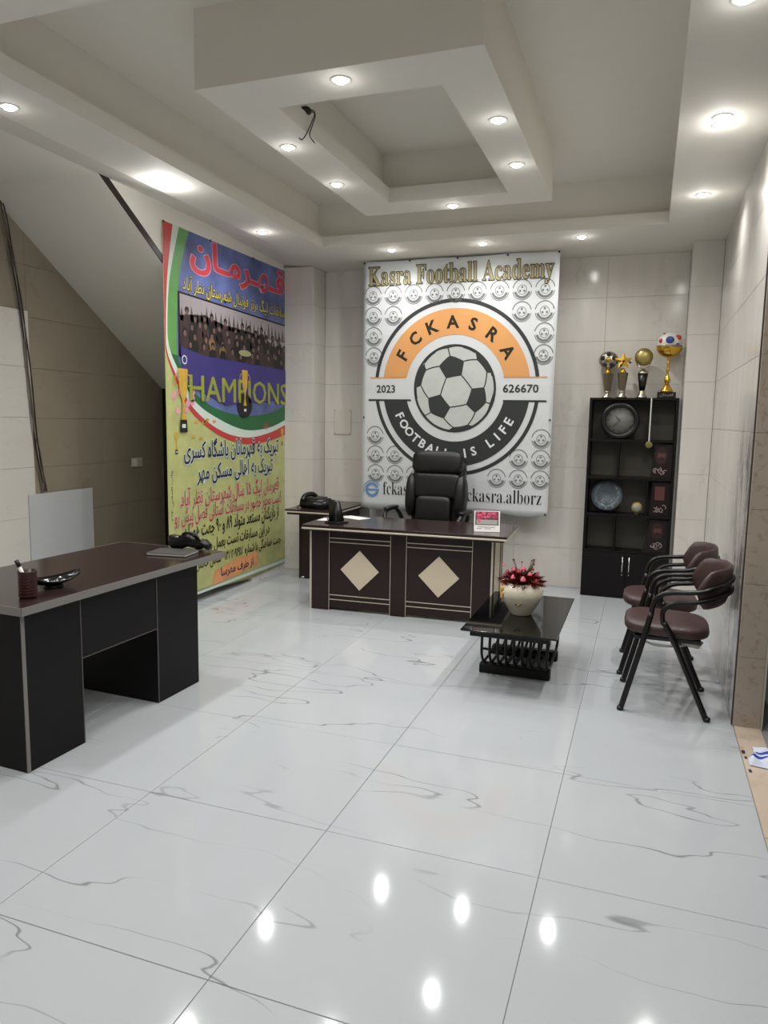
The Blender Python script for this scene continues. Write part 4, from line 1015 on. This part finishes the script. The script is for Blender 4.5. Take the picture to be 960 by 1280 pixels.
for x, z, mm, r in ((0, .49, mat('ball_blue', (48, 66, 140), .3), .034), (.066, .51, mat('ball_red', (180, 52, 48), .3), .026), (-.07, .485, MATS['ball_red'], .02), (.06, .45, MATS['ball_blue'], .018), (-.045, .545, MATS['ball_red'], .012)):
    yy = -.074*math.sqrt(max(0, 1-(x/.098)**2-((z-.475)/.083)**2))
    Sp('ball_patch', (x, yy, z), (r, .008, r*.9), mm, t, .9, .9, nu=14, nv=8)
Lt('bowl_rim', [(.103, .0), (.107, .004), (.103, .008)], M_gold, t, c=(0, 0, .441), n=32).scale = (1, .78, 1)

# ------------------------------------------------------------------ coffee table
CT = thing('coffee_table', 'low coffee table with black glass top on curved dark ribs and two foot bars', 'table', (-.685, 4.56, 0))
M_bg = mat('black_glass', (7, 7, 8), .05, spec=.42)
Bx('glass_top', -.275, .275, -.525, .50, .350, .360, M_bg, CT, .002)
M_ct = mat('table_black', (14, 13, 13), .4, spec=.3)
bm = bmesh.new(); box(bm, -.23, .23, -.47, -.45, .310, .3495, .002); box(bm, -.23, .23, .42, .44, .310, .3495, .002); box(bm, -.23, -.21, -.45, .42, .310, .3495, .002); box(bm, .21, .23, -.45, .42, .310, .3495, .002)
fin('apron', bm, M_ct, CT)
for y in (-.175, .215): Bx('foot_bar', -.225, .21, y-.03, y+.03, 0, .061, M_ct, CT, .006)
for k in range(9):
    x = -.195+k*.049
    sgp = lambda v, e: math.copysign(abs(v)**e, v)
    pts = [(x, -.275, .315)]
    for i in range(1, 12):
        a = PI+PI*i/12; pts.append((x, .02+.31*sgp(math.cos(a), .45), .315+.247*sgp(math.sin(a), .45)))
    pts.append((x, .325, .315))
    Tb('curved_rib', pts, .0085, M_ct, CT, n=8, k=3)
for y, z in ((-.215, .16), (.255, .16)): Tb('cross_rod', [(-.20, y, z), (.20, y, z)], .008, M_ct, CT, n=8, k=1)
# vase and flowers
t = thing('round_vase', 'cream white round vase with gold leaf relief on the black glass coffee table', 'vase', (-.688, 4.515, .3605))
M_vase = mat('cream_glaze', (214, 206, 186), .18, var=.03)
Lt('vase_body', [(.0001, 0), (.062, 0), (.066, .006), (.075, .022), (.105, .07), (.128, .115), (.133, .145), (.124, .178), (.105, .198), (.096, .204), (.090, .200), (.10, .19), (.115, .15), (.09, .07), (.05, .02), (.0001, .018)], M_vase, t, n=40)
for (a, z, s_) in ((205, .15, .03), (212, .12, .024), (200, .175, .02), (216, .165, .018), (222, .14, .014)):
    q = A_(a); r_ = .131; Sp('gold_leaf', (r_*math.cos(q), r_*math.sin(q), z), (.008, s_*.6, s_), mat('leaf_relief', (205, 165, 95), .35, var=.3, vscale=60), t, .9, .9, rot=Matrix.Rotation(q, 3, 'Z'), nu=10, nv=8)
for (a, z) in ((262, .085), (270, .078), (278, .088)): 
    q = A_(a); Sp('gold_leaf', (.112*math.cos(q), .112*math.sin(q), z), (.005, .007, .006), M_gold, t, .9, .9, rot=Matrix.Rotation(q, 3, 'Z'), nu=8, nv=6)
t = thing('flower_bouquet', 'dark red artificial flowers with pink blooms in the cream vase', 'flowers', (-.688, 4.515, .55))
M_lf = mat('dark_red_leaf', (96, 22, 26), .5, var=.4, vscale=60); M_rose = mat('pink_rose', (214, 92, 112), .5, var=.2, vscale=90); M_rd = mat('deep_rose', (150, 34, 44), .5, var=.3, vscale=90); M_stem = mat('stem_green', (60, 66, 34), .6); M_ly = mat('yellow_leaf', (196, 160, 90), .5)
rn = random.Random(5)
for (name, mm, cnt) in (('foliage', M_lf, 620), ('yellow_foliage', M_ly, 26), ('green_foliage', M_stem, 40)):
    bm = bmesh.new()
    for i in range(cnt):
        th = rn.uniform(0, 2*PI); el = rn.uniform(-.05, 1.3); L_ = rn.uniform(.085, .135)
        d = Vector((math.cos(th)*math.cos(el), math.sin(th)*math.cos(el), math.sin(el)*.6)); s_ = d.orthogonal().normalized()
        s_ = Matrix.Rotation(rn.uniform(0, 6), 3, d.normalized()) @ s_
        p0 = d*rn.uniform(.03, .085)+Vector((0, 0, .0)); p1 = p0+d*.5*(L_-.05)+Vector((0, 0, .008)); p2 = p0+d*(L_-.04)
        wd = rn.uniform(.006, .012)
        a = bm.verts.new(p0); b = bm.verts.new(p1+s_*wd); c = bm.verts.new(p2); e = bm.verts.new(p1-s_*wd)
        bm.faces.new((a, b, c, e))
    o = fin(name, bm, mm, t); o['kind'] = 'stuff'
bm = bmesh.new()
for i in range(7):
    th = 2*PI*i/7; tube(bm, [(0, 0, -.16), (.02*math.cos(th), .02*math.sin(th), -.08), (.06*math.cos(th), .06*math.sin(th), .03)], .003, 5, 3)
fin('stems', bm, M_stem, t)
def rose(p, r, mm):
    bm = bmesh.new(); p = Vector(p)
    for ring_, (k, rr_, h) in enumerate(((3, .35, .5), (5, .65, .3), (6, 1.0, .1))):
        for i in range(k):
            a = 2*PI*i/k+ring_*.7
            c = Vector((math.cos(a)*rr_*r*.5, math.sin(a)*rr_*r*.5, h*r))
            sup(bm, p+c, (r*.42, r*.16, r*.42), .9, .9, 8, 5, Matrix.Rotation(a+PI/2, 3, 'Z') @ Matrix.Rotation(-.4*rr_, 3, 'X'))
    return fin('rose', bm, mm, t)
for i, (x, y, z, r, c_) in enumerate(((-.045, -.075, .05, .022, 0), (.02, -.095, .045, .026, 0), (.055, -.06, .075, .02, 0), (-.09, -.02, .07, .02, 1), (-.015, -.05, .085, .022, 1), (.0, .03, .09, .022, 0), (.09, .0, .06, .02, 1), (-.12, .0, .11, .014, 0), (-.06, .05, .08, .02, 1), (.05, .06, .085, .02, 1), (-.05, -.02, .09, .018, 0), (.095, -.05, .035, .016, 1))):
    rose((x, y, z), r, M_rose if c_ == 0 else M_rd)
for i in range(9):
    th = rn.uniform(0, 6.28); tip = Vector((math.cos(th)*.07, math.sin(th)*.06, rn.uniform(.12, .16)))
    o = Tb('twig', [(0, 0, .02), tuple(tip*.6), tuple(tip)], .0016, M_stem, t, n=5, k=2); Sp('bud', tuple(tip), (.005, .005, .006), M_lf, o, .9, .9, nu=6, nv=5)

# ------------------------------------------------------------------ armchairs along the right wall
def armchair(loc, label):
    t = thing('armchair', label, 'chair', loc, 0, 'brown armchairs along the right wall')
    yw = .235; r = .0135
    for s_ in (-1, 1):
        bm = bmesh.new(); y = s_*yw
        tube(bm, [(-.218, y, 0), (-.165, y, .22), (-.118, y, .42), (-.088, y, .56)], .0155, 10, 3); fin('front_leg', bm, M_tube, t)
        bm = bmesh.new(); tube(bm, [(.218, y, 0), (.12, y, .22), (.03, y, .42), (-.025, y, .515)], .0155, 10, 3); fin('rear_leg', bm, M_tube, t)
        Sp('foot_cap', (-.218, y, .012), (.019, .019, .012), M_bplas, t, .6, .6, nu=10, nv=6); Sp('foot_cap', (.218, y, .012), (.019, .019, .012), M_bplas, t, .6, .6, nu=10, nv=6)
    def loop(z0, z1, x0, xf, zf, infl=0):
        P = [(x0[0], -yw, zf[0]), (x0[1], -yw-.004, zf[1]), (xf, -yw-.006, z0)]
        for i in range(9):
            a = -PI/2+PI*i/8
            P.append((.13+.185*math.cos(a)+infl, (yw+.008)*math.sin(a), z0+(z1-z0)*(.25+.75*math.cos(a))))
        P += [(xf, yw+.006, z0), (x0[1], yw+.004, zf[1]), (x0[0], yw, zf[0])]
        return P
    Tb('arm_rail', loop(.672, .742, (-.09, -.075), -.02, (.54, .625)), r, M_tube, t, n=10, k=5, flat=1.1)
    Tb('lower_rail', loop(.622, .682, (-.026, -.03), .03, (.50, .575)), r*.95, M_tube, t, n=10, k=5)
    # padded curved back between the rails
    bm = bmesh.new(); rows = []
    N_ = 22
    for i in range(N_+1):
        a = -1.5+3.0*i/N_; edge = min(1, (1-abs(a)/1.5)*5)**.5 if abs(a) < 1.499 else 0
        zc = .69+.02*math.cos(a); hh = .105*max(edge, .15); row = []
        for j in range(12):
            q = 2*PI*j/12; rr_ = .018*math.cos(q); zz = hh*math.copysign(abs(math.sin(q))**.6, math.sin(q))
            R1 = .175+rr_; R2 = .222+rr_
            row.append(bm.verts.new((.118+R1*math.cos(a)+zz*.12, R2*math.sin(a), zc+zz)))
        rows.append(row)
    for a, b in zip(rows, rows[1:]):
        for j in range(12): bm.faces.new((a[j], a[(j+1) % 12], b[(j+1) % 12], b[j])).smooth = True
    bm.faces.new(rows[0]); bm.faces.new(rows[-1])
    fin('back_pad', bm, M_brown, t)
    Sp('seat', (-.005, 0, .452), (.222, .215, .042), M_brown, t, .55, .55, fn=lambda p: p+Vector((0, 0, -.03*(p.x-.0))))
    Bx('seat_board', -.17, .17, -.17, .17, .392, .412, M_bplas, t)
    for x in (-.115, .025): Tb('seat_bar', [(x, -yw, .405), (x, yw, .405)], .009, M_tube, t, n=8, k=1)
    Tb('plastic_wrap', [(-.15, -.16, .40), (-.06, -.17, .365), (.06, -.16, .37), (.13, -.12, .385)], .006, mat('clear_wrap', (200, 198, 192), .2, trans=.3), t, n=6)
    Sp('wrap_scrap', (.13, -.12, .385), (.055, .05, .018), MATS['clear_wrap'], t, .8, .8, nu=12, nv=8, fn=lambda p: p+Vector((0, 0, .006*math.sin(p.x*150)+.005*math.sin(p.y*170))))
    return t
a1 = armchair((.16, 4.298, 0), 'brown padded armchair with dark tube frame, the nearer of the two along the right wall')
a2 = copy_tree(a1); a2.location = (.135, 4.90, 0); a2['label'] = 'brown padded armchair with dark tube frame, the farther of the two, nearer the bookcase'

# ------------------------------------------------------------------ cloth and chips on the threshold
t = thing('striped_cloth', 'crumpled white cloth with blue stripes lying on the beige threshold at the right edge', 'cloth', (.60, 3.68, .006), math.radians(-10))
bm = bmesh.new(); NX, NY = 24, 24; g = []
for i in range(NX+1):
    row = []
    for j in range(NY+1):
        x = -.055+.13*i/NX; y = -.11+.22*j/NY
        z = .018+.010*math.sin(x*70+y*20)+.007*math.sin(y*60-x*30); e = min(i, NX-i, j, NY-j)/3
        row.append(bm.verts.new((x+.008*math.sin(y*30), y, z*min(1, e)+.002)))
    g.append(row)
for i in range(NX):
    for j in range(NY):
        f = bm.faces.new((g[i][j], g[i+1][j], g[i+1][j+1], g[i][j+1])); f.smooth = True; f.material_index = 1 if j in (9, 10, 12, 13, 16) else 0
o = fin('cloth', bm, None, t, True, [mat('cloth_white', (205, 212, 228), .8), mat('cloth_blue', (48, 66, 150), .8)])
for k, (x, y, s_) in enumerate(((.515, 3.72, .009), (.520, 3.66, .006), (.522, 3.52, .007))):
    bm = bmesh.new(); sup(bm, (0, 0, s_*.6), (s_, s_*1.7, s_*.6), .9, .9, 7, 5); o = fin('mortar_chip', bm, mat('chip_dark', (48, 46, 44), .8)); o.location = (x, y, .004)
    tag(o, ('dark mortar chip on the threshold joint farthest from the viewer', 'small dark mortar chip in the middle of the threshold joint', 'dark mortar chip on the threshold joint nearest the viewer')[k], 'chip', 'mortar chips on the threshold joint')
